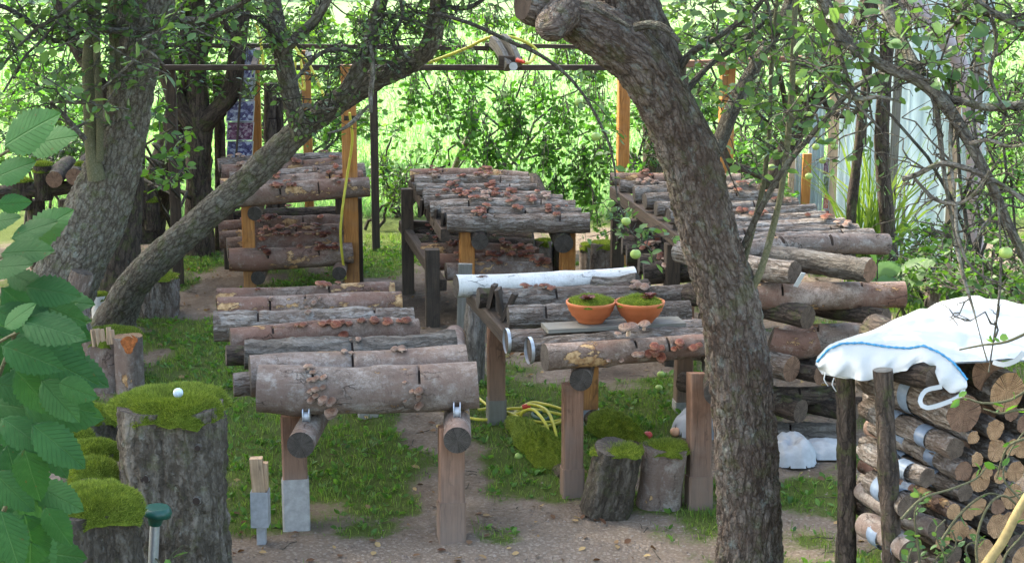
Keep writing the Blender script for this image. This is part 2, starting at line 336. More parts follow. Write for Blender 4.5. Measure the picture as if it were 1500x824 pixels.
M_END = mat_end('old_cut_end', (.15, .11, .08), (.22, .165, .125))
M_ENDG = mat_end('grey_cut_end', (.10, .085, .07), (.15, .13, .11))
M_ENDF = mat_end('fresh_cut_end', (.50, .28, .14), (.66, .42, .24), 120)
M_ENDR = mat_end('reddish_cut_end', (.28, .16, .10), (.36, .22, .145), 130)
M_CUT = mat_plain('saw_cut', (.03, .02, .015), .95, .3)  # dark brown; in the log slots it stands in for shade of their depth
M_POST = mat_wood('stained_post_wood', (.40, .155, .035), (.56, .25, .07), (.26, .19, .13), (.0, .5), .5, .35)
M_BROWN = mat_wood('brown_post_wood', (.20, .10, .055), (.31, .165, .10), (.20, .16, .13), (.1, .6), .7, .7)
M_GREYW = mat_wood('weathered_wood', (.14, .125, .10), (.24, .22, .185), (.2, .2, .17), (0, 2), .85, .5)
M_DARKW = mat_wood('dark_old_wood', (.045, .031, .022), (.10, .07, .048), (.06, .055, .045), (0, 1), .8, .4)
M_PINEW = mat_wood('pale_new_wood', (.50, .33, .2), (.62, .44, .29), (.4, .33, .26), (0, .1), .6, .1)
M_CONC = mat_plain('shoe_grey', (.32, .31, .29), .8, .2, 30)
def mat_cap(name, c0, c1, c2):
    m, nt, out = nodes(name); g = G(nt); bk = g.attr('bk'); rnd = g.rand(); sx = g.n('ShaderNodeSeparateXYZ'); g.l(bk, sx.inputs[0]); fl = g.n('ShaderNodeCombineXYZ'); g.l(sx.outputs[0], fl.inputs[0]); g.l(sx.outputs[1], fl.inputs[1])
    ln = g.n('ShaderNodeVectorMath', operation='LENGTH'); g.l(fl.outputs[0], ln.inputs[0]); n = g.noise(g.vadd(bk, g.math('MULTIPLY', rnd, 20)), 3.5, 4, .65)
    c = g.ramp(g.math('ADD', ln.outputs['Value'], g.math('MULTIPLY', g.math('SUBTRACT', n, .5), .9)), [(.1, c0), (.6, c1), (1, c2)])
    hs = g.n('ShaderNodeHueSaturation'); g.l(c, hs.inputs['Color']); g.l(g.rng(rnd, 0, 1, .6, 1.25), hs.inputs['Value']); g.bsdf(out, hs.outputs[0], .5, g.bump(n, .1), .4); return m
M_SHROOM = mat_cap('mushroom_cap', (.24, .05, .02), (.46, .125, .06), (.64, .29, .17))
M_SHROOMP = mat_cap('pale_mushroom', (.44, .21, .13), (.60, .35, .24), (.74, .54, .42))
M_SHROOMD = mat_cap('dark_mushroom', (.11, .018, .01), (.20, .04, .02), (.32, .10, .05))
M_GILL = mat_plain('mushroom_stem', (.62, .48, .36), .8, .2, 60)
M_LF_BACK = mat_leaf('sunny_leaf', (.04, .10, .015), (.085, .185, .03), (.16, .29, .06), .42, .5, tcol=(1.5, 2.1, .95))
M_LF_MID = mat_leaf('shrub_leaf', (.028, .07, .014), (.06, .135, .028), (.12, .22, .05), .4, .45)
M_LF_APPLE = mat_leaf('apple_leaf', (.04, .085, .028), (.075, .145, .05), (.13, .22, .085), .32, .42)
M_LF_DARK = mat_leaf('dark_leaf', (.018, .05, .012), (.035, .085, .02), (.06, .13, .03), .3, .45)
M_LF_BIG = mat_leaf('broad_serrated_leaf', (.016, .065, .017), (.036, .115, .033), (.085, .20, .07), .3, .6, True, (1.3, 1.6, .7))
M_LF_WEED = mat_leaf('weed_leaf', (.04, .10, .02), (.07, .16, .03), (.12, .24, .05), .35, .5)
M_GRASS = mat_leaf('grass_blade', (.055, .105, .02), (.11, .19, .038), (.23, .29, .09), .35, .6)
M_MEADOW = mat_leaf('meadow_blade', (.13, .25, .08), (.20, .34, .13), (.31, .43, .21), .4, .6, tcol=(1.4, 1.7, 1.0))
M_MOSSB = mat_leaf('moss_fuzz', (.07, .105, .013), (.155, .21, .027), (.29, .34, .07), .2, .8)
M_DRY = mat_leaf('dry_leaf', (.09, .04, .02), (.19, .11, .06), (.42, .30, .14), .15, .8)
M_STRAW = mat_leaf('dry_straw', (.2, .15, .08), (.33, .27, .16), (.45, .4, .25), .2, .8)
def mat_moss():
    m, nt, out = nodes('moss'); g = G(nt); bk = g.attr('bk'); n = g.noise(bk, 30, 4, .7); f = g.noise(bk, 260, 2)
    c = g.ramp(g.math('ADD', g.math('MULTIPLY', n, .6), g.math('MULTIPLY', f, .45)), [(.3, (.04, .05, .01)), (.55, (.115, .155, .02)), (.8, (.22, .27, .045))])
    g.bsdf(out, c, 1, g.bump(g.math('ADD', f, n), .006), .05); return m
M_MOSS = mat_moss()
def mat_ground():
    m, nt, out = nodes('ground_soil'); g = G(nt); lv = g.attr('lv', False); geo = g.n('ShaderNodeNewGeometry'); p = geo.outputs['Position']
    n1 = g.noise(p, 3, 5, .65); n2_ = g.noise(p, 30, 4, .7); n3 = g.noise(p, 130, 3, .7)
    peb = g.vor(p, 55, 'F1'); pc = g.vor(p, 55, 'F1', 'Color'); pbw = g.n('ShaderNodeRGBToBW'); g.l(pc, pbw.inputs[0])
    soil = g.ramp(g.math('ADD', g.math('MULTIPLY', n1, .5), g.math('MULTIPLY', n2_, .5)), [(.3, (.10, .072, .05)), (.5, (.22, .17, .125)), (.7, (.37, .30, .235))])
    grav = g.mix(g.rng(pbw.outputs[0], .3, .8), (.26, .205, .155), (.37, .305, .24)); grav = g.mix(g.rng(peb, .35, .6), grav, (.23, .18, .135))
    chip = g.math('MULTIPLY', g.math('GREATER_THAN', pbw.outputs[0], .62), g.math('LESS_THAN', peb, .45))
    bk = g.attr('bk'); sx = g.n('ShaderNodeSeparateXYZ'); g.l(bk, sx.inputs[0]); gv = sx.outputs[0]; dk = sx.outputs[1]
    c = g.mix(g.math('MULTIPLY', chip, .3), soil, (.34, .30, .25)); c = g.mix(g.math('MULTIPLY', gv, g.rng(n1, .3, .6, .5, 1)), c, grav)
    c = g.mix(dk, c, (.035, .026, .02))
    gm = g.rng(g.math('ADD', lv, g.math('MULTIPLY', g.math('SUBTRACT', n2_, .5), .9)), .35, .65)
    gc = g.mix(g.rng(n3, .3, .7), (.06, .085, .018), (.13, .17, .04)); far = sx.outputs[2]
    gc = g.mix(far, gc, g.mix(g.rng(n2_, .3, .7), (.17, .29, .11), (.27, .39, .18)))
    c = g.mix(gm, c, gc)
    h = g.math('ADD', g.math('MULTIPLY', n2_, 1.2), g.math('ADD', g.math('MULTIPLY', n3, .6), g.math('MULTIPLY', peb, -.35)))
    g.bsdf(out, c, .95, g.bump(h, .02), .15); return m
M_GROUND = mat_ground()
M_CLAY = mat_plain('terracotta', (.50, .15, .055), .65, .12, 12, bump=.0006)
M_HOSE = mat_plain('yellow_hose', (.55, .50, .06), .45, .15, 20)
M_GREENH = mat_plain('green_hose', (.04, .10, .06), .5, .15, 20)
M_RED = mat_plain('red_plastic', (.6, .06, .03), .4, .1)
M_STEEL = mat_plain('galvanised_steel', (.50, .53, .56), .42, .12, 40, metal=.75)
M_ZINC = mat_plain('dull_zinc', (.40, .42, .44), .5, .2, 30, metal=.35)
M_GPLAS = mat_plain('dark_green_plastic', (.012, .075, .055), .35, .1)
M_APPLE = mat_plain('green_apple', (.30, .42, .10), .35, .2, 25)
M_APPLER = mat_plain('red_apple', (.55, .07, .06), .35, .3, 25)
M_APPLEP = mat_plain('peach_apple', (.70, .38, .22), .4, .25, 25)
M_CLOTH = mat_plain('white_woven_bag', (.56, .58, .57), .75, .03, 200, bump=.0008)
M_BLUE = mat_plain('blue_stitching', (.06, .30, .55), .7, .35, 150)
M_SACK = mat_plain('dirty_white_sack', (.38, .40, .41), .7, .2, 12)
M_TAPE = mat_plain('clear_plastic_wrap', (.20, .26, .34), .3, .3, 15, spec=.7)
M_BALL = mat_plain('pale_ball', (.52, .62, .70), .3, .3, 60)
def mat_film():
    m, nt, out = nodes('greenhouse_film'); g = G(nt); p = g.attr('bk')
    n = g.noise(g.map(p, (1, 1, .25)), 3, 4, .6); st = g.noise(g.map(p, (30, 30, .6)), 2, 3)
    c = g.mix(g.rng(n, .3, .7), (.5, .6, .62), (.72, .8, .82)); c = g.mix(g.rng(st, .45, .75, 0, .3), c, (.3, .36, .33))
    d = g.bsdf(None, c, .3, g.bump(n, .02), .5); t = g.n('ShaderNodeBsdfTranslucent'); g.l(c, t.inputs[0]); x = g.n('ShaderNodeMixShader'); x.inputs[0].default_value = .5
    g.l(d, x.inputs[1]); g.l(t.outputs[0], x.inputs[2]); g.l(x.outputs[0], out.inputs[0]); return m
M_FILM = mat_film()
def mat_photo(name, cols, sc, seed):
    m, nt, out = nodes(name); g = G(nt); p = g.vadd(g.attr('bk'), (seed, seed * 2, 0)); v = g.vor(p, sc, 'F1', 'Color'); b = g.n('ShaderNodeRGBToBW'); g.l(v, b.inputs[0])
    c = g.ramp(g.math('ADD', g.math('MULTIPLY', b.outputs[0], .6), g.math('MULTIPLY', g.noise(p, sc * 1.5, 4), .4)), cols); g.bsdf(out, c, .25, None, .6); return m
M_PH1 = mat_photo('photo_print_blue', [(.2, (.02, .02, .05)), (.5, (.10, .10, .22)), (.75, (.45, .5, .6))], 30, 1)
M_PH2 = mat_photo('photo_print_green', [(.2, (.015, .03, .02)), (.5, (.12, .16, .06)), (.75, (.35, .38, .45))], 34, 5)
M_PH3 = mat_photo('photo_print_purple', [(.2, (.03, .01, .03)), (.5, (.16, .06, .12)), (.75, (.4, .34, .36))], 38, 9)
M_PH4 = mat_photo('photo_print_red', [(.2, (.05, .01, .01)), (.5, (.45, .10, .07)), (.75, (.7, .5, .45))], 40, 3)

# ------------------------------------------------------------ leaves
LEAF = np.array([[0, 0, 0], [.34, .27, .05], [.34, -.27, .05], [.72, .22, .03], [.72, -.22, .03], [1, 0, -.08], [.36, 0, -.02], [.72, 0, -.04]])
LEAFF = [np.array([[0, 6, 1], [0, 2, 6], [7, 5, 3], [7, 4, 5]]), np.array([[6, 7, 3, 1], [2, 4, 7, 6]])]
LEAFS = np.array([[0, 0, 0], [.45, .3, .05], [.45, -.3, .05], [1, 0, -.06]]); LEAFSF = [np.array([[0, 3, 1], [0, 2, 3]])]
def leaves(mb, pos, dirs, size, lv, rs, m=0, simple=False, flat=.5, width=1.0):
    pos = np.asarray(pos, float); n = len(pos)
    if n == 0: return
    L, LF = (LEAFS, LEAFSF) if simple else (LEAF, LEAFF)
    d = np.asarray(dirs, float); d = d / (np.linalg.norm(d, axis=1)[:, None] + 1e-9)
    up = np.array([0, 0, 1.]) * flat + rs.normal(0, .55, (n, 3)); s = np.cross(up, d); s /= (np.linalg.norm(s, axis=1)[:, None] + 1e-9); u = np.cross(d, s)
    sz = np.broadcast_to(size, (n,)); K = len(L); T = L.copy(); T[:, 1] *= width
    V = pos[:, None] + (d[:, None] * T[None, :, :1] + s[:, None] * T[None, :, 1:2] + u[:, None] * T[None, :, 2:]) * sz[:, None, None]
    o = (np.arange(n) * K)[:, None, None]
    mb.add(V.reshape(-1, 3), [(f[None] + o).reshape(-1, f.shape[1]) for f in LF], m, np.tile(T, (n, 1)), np.repeat(lv, K))
def twig(mb, a, b, r0, r1, sag=0.0, wob=.03, rs=None, sides=4, n=5, m=0):
    a = np.asarray(a, float); b = np.asarray(b, float); L = np.linalg.norm(b - a); t = np.linspace(0, 1, n)
    p = a + (b - a) * t[:, None]; p[:, 2] += sag * L * np.sin(t * PI)
    if rs is not None: p[1:-1] += rs.normal(0, wob * L, (n - 2, 3))
    tube(mb, np.column_stack([p, r0 + (r1 - r0) * t]), sides, raw=True, caps=(None, None), m=m); return p
def spray(mbL, mbT, path, leaf, dens, rs, lvr=(.2, .9), droop=.3, simple=False, rad=.05, width=1.0, lsz=.25):
    """leaves along a twig polyline; dens per metre"""
    path = np.asarray(path, float); seg = np.linalg.norm(np.diff(path, axis=0), axis=1); L = seg.sum(); n = max(2, int(L * dens))
    s = rs.uniform(0.08, 1, n) * L; c = np.concatenate([[0], np.cumsum(seg)]); i = np.clip(np.searchsorted(c, s) - 1, 0, len(seg) - 1); f = ((s - c[i]) / seg[i])[:, None]
    pos = path[i] * (1 - f) + path[i + 1] * f; d = rs.normal(0, 1, (n, 3)); d[:, 2] = d[:, 2] * .5 - droop
    pos = pos + d * rad * rs.uniform(0, 1, (n, 1)) * .4
    leaves(mbL, pos, d, leaf * rs.uniform(1 - lsz * 2, 1 + lsz, n), rs.uniform(*lvr, n), rs, simple=simple, width=width)
def clump(mbL, mbT, c, rad, nt, leaf, dens, rs, root=None, lvr=(.2, .9), droop=.3, simple=False, tr=.006, m=0, hang=0.0):
    """bundle of leafy twigs filling an ellipsoid rad=(rx,ry,rz) round c"""
    c = np.asarray(c, float); rad = np.asarray(rad, float)
    for k in range(nt):
        q = rs.normal(0, 1, 3); q = q / np.linalg.norm(q) * rs.uniform(.45, 1.0) ** .6
        a = c + q * rad * .15 + rs.normal(0, .2, 3) * rad; b = c + q * rad
        if hang: b = a + np.array([rs.normal(0, .25), rs.normal(0, .25), -1]) * hang * rs.uniform(.4, 1.1)
        p = twig(mbT, a, b, tr, tr * .3, .05, .05, rs, 3, 4, m)
        spray(mbL, mbT, p, leaf, dens, rs, lvr, droop, simple, rad=leaf * 1.2)

# ------------------------------------------------------------ logs and mushrooms
SH = []
def shroom_mesh(kind, seed, mat):
    rs = np.random.RandomState(seed); mb = MB(); n = 14; prof = [(0.0, .42), (.35, .40), (.7, .27), (.95, .06), (1.0, -.06), (.82, -.10), (.3, -.02)]
    V = []; ph = rs.uniform(0, 6.28)
    for (r, z) in prof:
        for k in range(n):
            a = k * 2 * PI / n; w_ = 1 + .12 * math.sin(2 * a + ph) + .06 * math.sin(5 * a + ph * 2)
            V.append((r * math.cos(a) * w_, r * math.sin(a) * w_, z + (.08 * math.sin(3 * a + ph) * r)))
    Q = []
    for i in range(len(prof) - 1):
        for k in range(n): Q.append((i * n + k, i * n + (k + 1) % n, (i + 1) * n + (k + 1) % n, (i + 1) * n + k))
    V = np.array(V); mm = [0 if q[0] < 4 * n else 1 for q in Q]
    mb.add(V, np.array(Q)[:, ::-1], mm)
    tube(mb, [(0.0, 0, -.02, .2), (.12, 0, -.45, .2), (.3, 0, -.9, .24)], 8, raw=True, m=1, caps=(None, 1))
    o = mb.build('mushroom', [mat, M_GILL]); me = o.data; bpy.data.objects.remove(o); return me
for mt in (M_SHROOM, M_SHROOMP, M_SHROOMD): SH.append([shroom_mesh('m', s, mt) for s in range(3)])
def add_shroom(parent, pos, r, nrm, kind=0, tilt=None):
    """cap at pos, growing out along nrm"""
    o = bpy.data.objects.new('mushroom', R.choice(SH[kind])); COL.objects.link(o); o.parent = parent
    o.location = Vector(pos) - parent.location
    n = Vector(nrm); ax = (Vector((0, 0, 1)) * .9 + n * .5 + Vector((R.gauss(0, .15), R.gauss(0, .15), 0))).normalized() if tilt is None else Vector(tilt).normalized()
    x = Vector((-n.x, -n.y, -n.z)); x = (x - ax * x.dot(ax)); x = x.normalized() if x.length > .05 else Vector((1, 0, 0)); y = ax.cross(x)
    M = Matrix((x, y, ax)).transposed().to_4x4(); o.rotation_mode = 'QUATERNION'; o.rotation_quaternion = M.to_quaternion(); r *= .92; o.scale = (r, r, r * R.uniform(.85, 1.15)); return o

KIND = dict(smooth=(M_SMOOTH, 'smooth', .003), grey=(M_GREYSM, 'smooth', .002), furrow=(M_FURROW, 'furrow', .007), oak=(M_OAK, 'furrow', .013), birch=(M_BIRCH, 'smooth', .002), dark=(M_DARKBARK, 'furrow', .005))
LOGN = [0]
def make_log(p0, p1, r, kind, label, group, cuts=(), shrooms=(), ends=(M_ENDG, M_ENDG), r1=None, bend=.012, name='mushroom_log', hi=1.0, cutarc=(-.4, 2.3), parent=None):
    LOGN[0] += 1; sd = LOGN[0] * 7; rs = np.random.RandomState(sd)
    p0 = np.array(p0, float); p1 = np.array(p1, float); L = np.linalg.norm(p1 - p0); d = (p1 - p0) / L; r1 = r * rs.uniform(.84, 1.1) if r1 is None else r1
    u = np.array([0, 0, 1.]) - d * d[2]; u /= np.linalg.norm(u); v = np.cross(d, u)
    s = list(np.linspace(0, L, max(6, int(L / (.035 / hi))))); sides = int(28 * hi)
    arcs = [((lambda m_, h_: (m_ - h_, m_ + h_))(rs.uniform(.1, 1.1), rs.uniform(.35, .75))) for _ in cuts]
    for c in cuts: s += [c * L - .0062, c * L - .005, c * L + .005, c * L + .0062]
    s = np.array(sorted(s)); t = s / L
    b1, b2 = rs.normal(0, bend, 2); C = p0 + d * s[:, None] + u * (b1 * np.sin(t * PI))[:, None] + v * (b2 * np.sin(t * PI * 1.3 + .4))[:, None]
    rad = r + (r1 - r) * t + .03 * r * np.sin(t * 9 + sd)
    fm = KIND[kind]; base = disp_furrow(fm[2], 26 if kind == 'furrow' else 19, .17, sd) if fm[1] == 'furrow' else disp_smooth(fm[2], sd)
    swell = [(rs.uniform(.1, .9) * L, rs.uniform(0, 6.28), rs.uniform(.1, .22)) for _ in range(4)]
    def disp(bk, th):
        o = base(bk, th)
        for (a, th0, am) in swell: o = o + r * am * .6 * np.exp(-((bk[:, 2] - a) / (.6 * r)) ** 2) * np.clip(np.cos(th - th0), 0, 1) ** 4
        for c, (u0, u1) in zip(cuts, arcs):
            k = (np.abs(bk[:, 2] - c * L) < .0056) & (((th - u0) % (2 * PI)) < (u1 - u0)); o = np.where(k, -.16 * r, o)
        return o
    loc = (p0 + p1) / 2; mb = MB(); mi = np.zeros((len(s) - 1, sides), int); tj = np.arange(sides) * 2 * PI / sides
    for c, (u0, u1) in zip(cuts, arcs):
        for i_ in range(len(s) - 1):
            if abs((s[i_] + s[i_ + 1]) / 2 - c * L) < .006: mi[i_, ((tj - u0) % (2 * PI)) < (u1 - u0)] = 3
    tube(mb, np.column_stack([C, rad]), sides, raw=True, disp=disp, caps=(1, 2), m=mi.ravel())
    o = mb.build(name, [fm[0], ends[0], ends[1], M_CUT], None, loc)
    if parent is None: tag(o, label, 'log', group)
    if p0[0] > p1[0]: pass
    # frame used by tube: N starts near up; B = T x N
    for (f, th, sz, k) in shrooms:
        nrm = u * math.cos(th) + v * math.sin(th); i = min(len(t) - 1, int(np.searchsorted(t, f))); rr = rad[i]
        add_shroom(o, C[i] + nrm * (rr + sz * .55), sz, nrm, k)
    return o
# tube's B = T x N, same as v above, so theta grows from up towards v (v points to the viewer when the log runs +X -> v = d x up = -Y)

# rack helper: log centre found on the sloping plane z = rail(Y) + r
def on_plane(x, y, r, z0, Y0, k):
    d = ray(x, y)           # z = z0 + k (Y - Y0) + r
    t = (z0 - k * Y0 + r - CAMH) / (d[2] - k * d[1]); return np.array([d[0] * t, d[1] * t, CAMH + d[2] * t])
def rack_log(spec, plane, label, group):
    xl, yl, xr, yr, dpx, kind, cuts, sh = spec[:8]; e = spec[8] if len(spec) > 8 else (M_ENDG, M_ENDG)
    z0, Y0, k = plane; a = on_plane(xl, yl, .07, *plane); r = dpx * .5 * px(a[1]) * 1.0
    a = on_plane(xl, yl, r, *plane); b = on_plane(xr, yr, r, *plane)
    # keep a log level: both ends share the mean height of the plane
    return make_log(a, b, r, kind, label, group, cuts, sh, e)
def rail(par, p0, p1, r, kind=M_DARKBARK, nm='rail', ends=(M_ENDG, M_ENDG)):
    mb = MB(); n = 9; t = np.linspace(0, 1, n); p = np.array(p0) + (np.array(p1) - np.array(p0)) * t[:, None]; p[:, 2] += .01 * np.sin(t * 7)
    tube(mb, np.column_stack([p, np.full(n, r)]), 20, .06, disp_smooth(.003, 3), caps=(1, 2)); return mb.build(nm, [kind, *ends], par)
def post(par, base, top, wd, mat, shoe=0.0, lean=(0, 0), shoe_mat=None, nm='post', dep=None):
    """square post with optional shoe part"""
    mb = MB(); b = np.array([base[0], base[1], -.15]); tp = np.array([base[0] + lean[0], base[1] + lean[1], top])
    beam(mb, b, tp, wd, dep or wd, rot=.12); o = mb.build(nm, mat, par, smooth=False)
    if shoe:
        m2 = MB(); f = (shoe + .1) / (top + .1); e = b + (tp - b) * f; beam(m2, b - (0, 0, .01), e, wd + .012, (dep or wd) + .012, rot=.12); m2.build('shoe', shoe_mat or M_CONC, o, smooth=False)
    return o
# ------------------------------------------------------------ ground
def blob_mask(X, Y, lst):
    m = np.zeros_like(X)
    for (x, y, rx, ry, v) in lst:
        c = PZ(x, y); sx = rx * px(c[1]); c2 = PZ(x, y + ry)[1]; sy = max(.12, abs(c[1] - c2))
        m += v * np.exp(-(((X - c[0]) / sx) ** 2 + ((Y - c[1]) / sy) ** 2))
    return m
# grass (+) and bare soil (-) patches of the yard, by where they lie on the ground
YARD = [(470, 690, 130, 60, .9), (400, 640, 80, 40, .7), (560, 650, 80, 40, .6), (600, 740, 60, 25, .4), (350, 760, 60, 40, .5), (330, 540, 70, 60, .9), (260, 500, 60, 40, .9),
        (780, 680, 70, 60, 1.0), (740, 720, 40, 40, .6), (850, 610, 60, 40, .6), (960, 610, 90, 40, .9), (720, 590, 40, 30, .7), (1020, 560, 60, 40, .6), (560, 340, 60, 50, 1.2), (760, 430, 80, 60, .6), (900, 440, 80, 30, .9),
        (560, 390, 30, 15, .6), (290, 380, 50, 40, .9), (330, 450, 20, 20, .5), (440, 420, 60, 15, .6), (1100, 620, 60, 20, .3), (1180, 720, 50, 20, .35), (1090, 560, 40, 40, .5), (740, 790, 50, 10, .5), (700, 770, 40, 15, .5), (900, 780, 40, 12, .25),
        (620, 640, 45, 40, -1.0), (660, 720, 40, 40, -.7), (900, 545, 60, 16, -.9), (300, 430, 40, 30, -1.1), (600, 440, 110, 45, -1.0), (700, 480, 80, 30, -1.0), (830, 775, 160, 25, -.8), (1180, 770, 90, 40, -.6), (560, 810, 300, 18, -.9), (230, 520, 40, 14, -.9), (520, 705, 60, 10, -.6), (1180, 670, 60, 25, -.4), (1150, 560, 80, 60, -.3), (480, 620, 60, 12, -.4)]
def grassness(X, Y):
    g = .37 + blob_mask(X, Y, YARD) + (n2(X * 1.1, Y * 1.1, 4) - .5) * 1.3 + (n2(X * 4, Y * 4, 8) - .5) * 1.7
    far = np.clip((Y - 15.5) / 3, 0, 1); g = g * (1 - far) + 1.1 * far
    return np.clip(g, 0, 1)
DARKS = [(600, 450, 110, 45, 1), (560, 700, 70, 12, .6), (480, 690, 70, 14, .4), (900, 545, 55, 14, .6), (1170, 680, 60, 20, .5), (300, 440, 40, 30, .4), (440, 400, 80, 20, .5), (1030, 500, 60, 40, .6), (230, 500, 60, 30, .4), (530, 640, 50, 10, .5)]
def gz(X, Y):
    X = np.asarray(X, float); Y = np.asarray(Y, float); k = np.clip(1 - (np.abs(Y - 11) - 9) / 8, 0, 1)
    return ((n2(X * .8 + 3, Y * .8, 21) - .5) * .09 + (n2(X * 5, Y * 5, 22) - .5) * .03) * k
def make_ground():
    def axis(a, b, st, far):
        c = np.arange(a, b, st); o = [c]; x = b; s = st
        pos = []
        while x < far: pos.append(x); s *= 1.35; x += s
        neg = []; x = a - st; s = st
        while x > -far: neg.append(x); s *= 1.35; x -= s
        return np.concatenate([np.array(neg[::-1]), c, np.array(pos), [far]])
    xs = axis(-4.5, 5.2, .06, 900); ys = axis(4.6, 17.5, .06, 900)
    X, Y = np.meshgrid(xs, ys); X = X.ravel(); Y = Y.ravel(); Z = gz(X, Y); g = grassness(X, Y)
    Z = Z + np.where(np.abs(X) < 6, (n2(X * 22, Y * 22, 31, 2) - .5) * .02, 0) * (np.abs(Y - 11) < 8)
    grav = np.clip(blob_mask(X, Y, [(560, 815, 380, 30, 1.2), (900, 790, 200, 30, .8), (1180, 780, 80, 50, .8), (640, 640, 45, 60, .35), (900, 600, 40, 30, .3)]), 0, 1)
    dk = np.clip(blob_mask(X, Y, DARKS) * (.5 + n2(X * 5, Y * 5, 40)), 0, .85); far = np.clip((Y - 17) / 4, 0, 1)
    nx, ny = len(xs), len(ys); i = np.arange(ny - 1)[:, None] * nx; j = np.arange(nx - 1)[None]
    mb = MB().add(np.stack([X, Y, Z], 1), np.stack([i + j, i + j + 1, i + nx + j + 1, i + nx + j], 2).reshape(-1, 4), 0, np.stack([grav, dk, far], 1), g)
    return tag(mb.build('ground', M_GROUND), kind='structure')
make_ground()
def blades(mb, X, Y, h, w_, rs, lvr=(0, 1), z=None, lean=.45):
    n = len(X); z = gz(X, Y) if z is None else z; a = rs.uniform(0, 2 * PI, n); l = rs.normal(0, lean, (n, 2)); h = h * rs.uniform(.45, 1.25, n)
    s = np.stack([np.cos(a), np.sin(a), np.zeros(n)], 1) * (np.broadcast_to(w_, (n,))[:, None] * .5); b = np.stack([X, Y, z - .004], 1)
    m_ = b + np.stack([l[:, 0] * h * .3, l[:, 1] * h * .3, h * .6], 1); t = b + np.stack([l[:, 0] * h, l[:, 1] * h, h * .92], 1)
    V = np.stack([b - s, b + s, m_ + s * .8, m_ - s * .8, t], 1).reshape(-1, 3); o = (np.arange(n) * 5)[:, None]
    mb.add(V, [np.array([0, 1, 2, 3]) + o, np.array([3, 2, 4]) + o], 0, None, np.repeat(rs.uniform(*lvr, n), 5))
def sample_px(n, rs, y0, y1, x0=-30, x1=1530):
    """ground points spread evenly over the view between two rows"""
    ys = rs.uniform(y0, y1, n); xs = rs.uniform(x0, x1, n); d2 = -F * SP + (CY - ys) * CP; t = -CAMH / d2
    return (xs - CX) * t, (F * CP + (CY - ys) * SP) * t
rs = np.random.RandomState(11)
mb = MB(); A = rs.uniform(-4.2, 4.6, 300000); B = 5.4 + rs.uniform(0, 1, 300000) ** 1.15 * 11
k = (np.abs(A) < B * .34 + .4) & (rs.uniform(0, 1, len(A)) < np.clip((grassness(A, B) - .34) * 1.5 + .05, 0, 1) * np.clip(n2(A * 7, B * 7, 50) * 2.2 - .4, 0, 1)); A, B = A[k], B[k]
blades(mb, A, B, (.026 + .05 * n2(A * 3, B * 3, 51) ** 1.5), .0045, rs, (.05, .85)); tag(mb.build('grass', M_GRASS, smooth=False), kind='stuff')
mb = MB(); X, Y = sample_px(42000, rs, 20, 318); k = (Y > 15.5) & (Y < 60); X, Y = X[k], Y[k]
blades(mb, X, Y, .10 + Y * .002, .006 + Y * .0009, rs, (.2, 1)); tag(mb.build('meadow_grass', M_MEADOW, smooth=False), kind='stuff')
# small broad-leaved weeds in the grass
mb = MB(); A = rs.uniform(-3.5, 3.5, 15000); B = rs.uniform(6, 16, 15000); k = (rs.uniform(0, 1, 15000) < np.clip(grassness(A, B) - .35, 0, .6) * 1.3); A, B = A[k], B[k]
for dx in range(3):
    a = rs.uniform(0, 6.28, len(A)); d = np.stack([np.cos(a), np.sin(a), rs.uniform(.2, 1.1, len(A))], 1)
    leaves(mb, np.stack([A, B, gz(A, B) + .005], 1), d, rs.uniform(.02, .055, len(A)), rs.uniform(0, 1, len(A)), rs, width=.9)
tag(mb.build('weeds', M_LF_WEED), kind='stuff')
# dead leaves, bark crumbs and twigs on the soil
mb = MB(); A = rs.uniform(-4, 4.5, 5200); B = rs.uniform(5.6, 16, 5200); k = rs.uniform(0, 1, 5200) < np.clip(1.0 - grassness(A, B) * .75, .12, 1) * np.clip(n2(A * 2, B * 2, 61) * 3 - .9, .1, 1); A, B = A[k], B[k]
a = rs.uniform(0, 6.28, len(A)); d = np.stack([np.cos(a), np.sin(a), rs.normal(0, .25, len(A))], 1)
leaves(mb, np.stack([A, B, gz(A, B) + .012], 1), d, rs.uniform(.015, .055, len(A)), rs.uniform(0, 1, len(A)) ** 1.6, rs, flat=1.4, width=1.2)
tag(mb.build('leaf_litter', M_DRY), kind='stuff')
mb = MB()
for q in range(260):
    x, y = rs.uniform(-3.5, 4), rs.uniform(6, 14); a = rs.uniform(0, 6.28); L = rs.uniform(.04, .16); z = float(gz(np.array([x]), np.array([y]))[0]) + .01
    twig(mb, (x, y, z), (x + math.cos(a) * L, y + math.sin(a) * L, z + .01), .003, .002, 0, .06, rs, 3, 4)
tag(mb.build('twig_litter', M_TWIG), kind='stuff')
mb = MB(); OC = np.array([[1, 0, 0], [-1, 0, 0], [0, 1, 0], [0, -1, 0], [0, 0, 1.]]); OF = np.array([[0, 2, 4], [2, 1, 4], [1, 3, 4], [3, 0, 4]])
A = np.concatenate([rs.uniform(-1.8, 3.2, 5200), rs.uniform(-3, 3, 1500)]); B = np.concatenate([5.8 + rs.uniform(0, 1, 5200) ** 1.3 * 3.0, rs.uniform(8, 13, 1500)]); k = rs.uniform(0, 1, len(A)) > grassness(A, B) * 1.1; A, B = A[k], B[k]; n = len(A)
rr = rs.uniform(.002, .009, n); V = np.stack([A, B, gz(A, B)], 1)[:, None] + OC[None] * (rr[:, None, None] * rs.uniform(.6, 1.4, (n, 1, 3)))
mb.add(V.reshape(-1, 3), (OF[None] + (np.arange(n) * 5)[:, None, None]).reshape(-1, 3), 0, None, np.repeat(rs.uniform(0, 1, n), 5))
M_GRAVEL = mat_leaf('gravel_chip', (.13, .10, .08), (.21, .17, .135), (.34, .29, .24), 0.0, .9)
tag(mb.build('gravel', M_GRAVEL, smooth=False), kind='stuff')

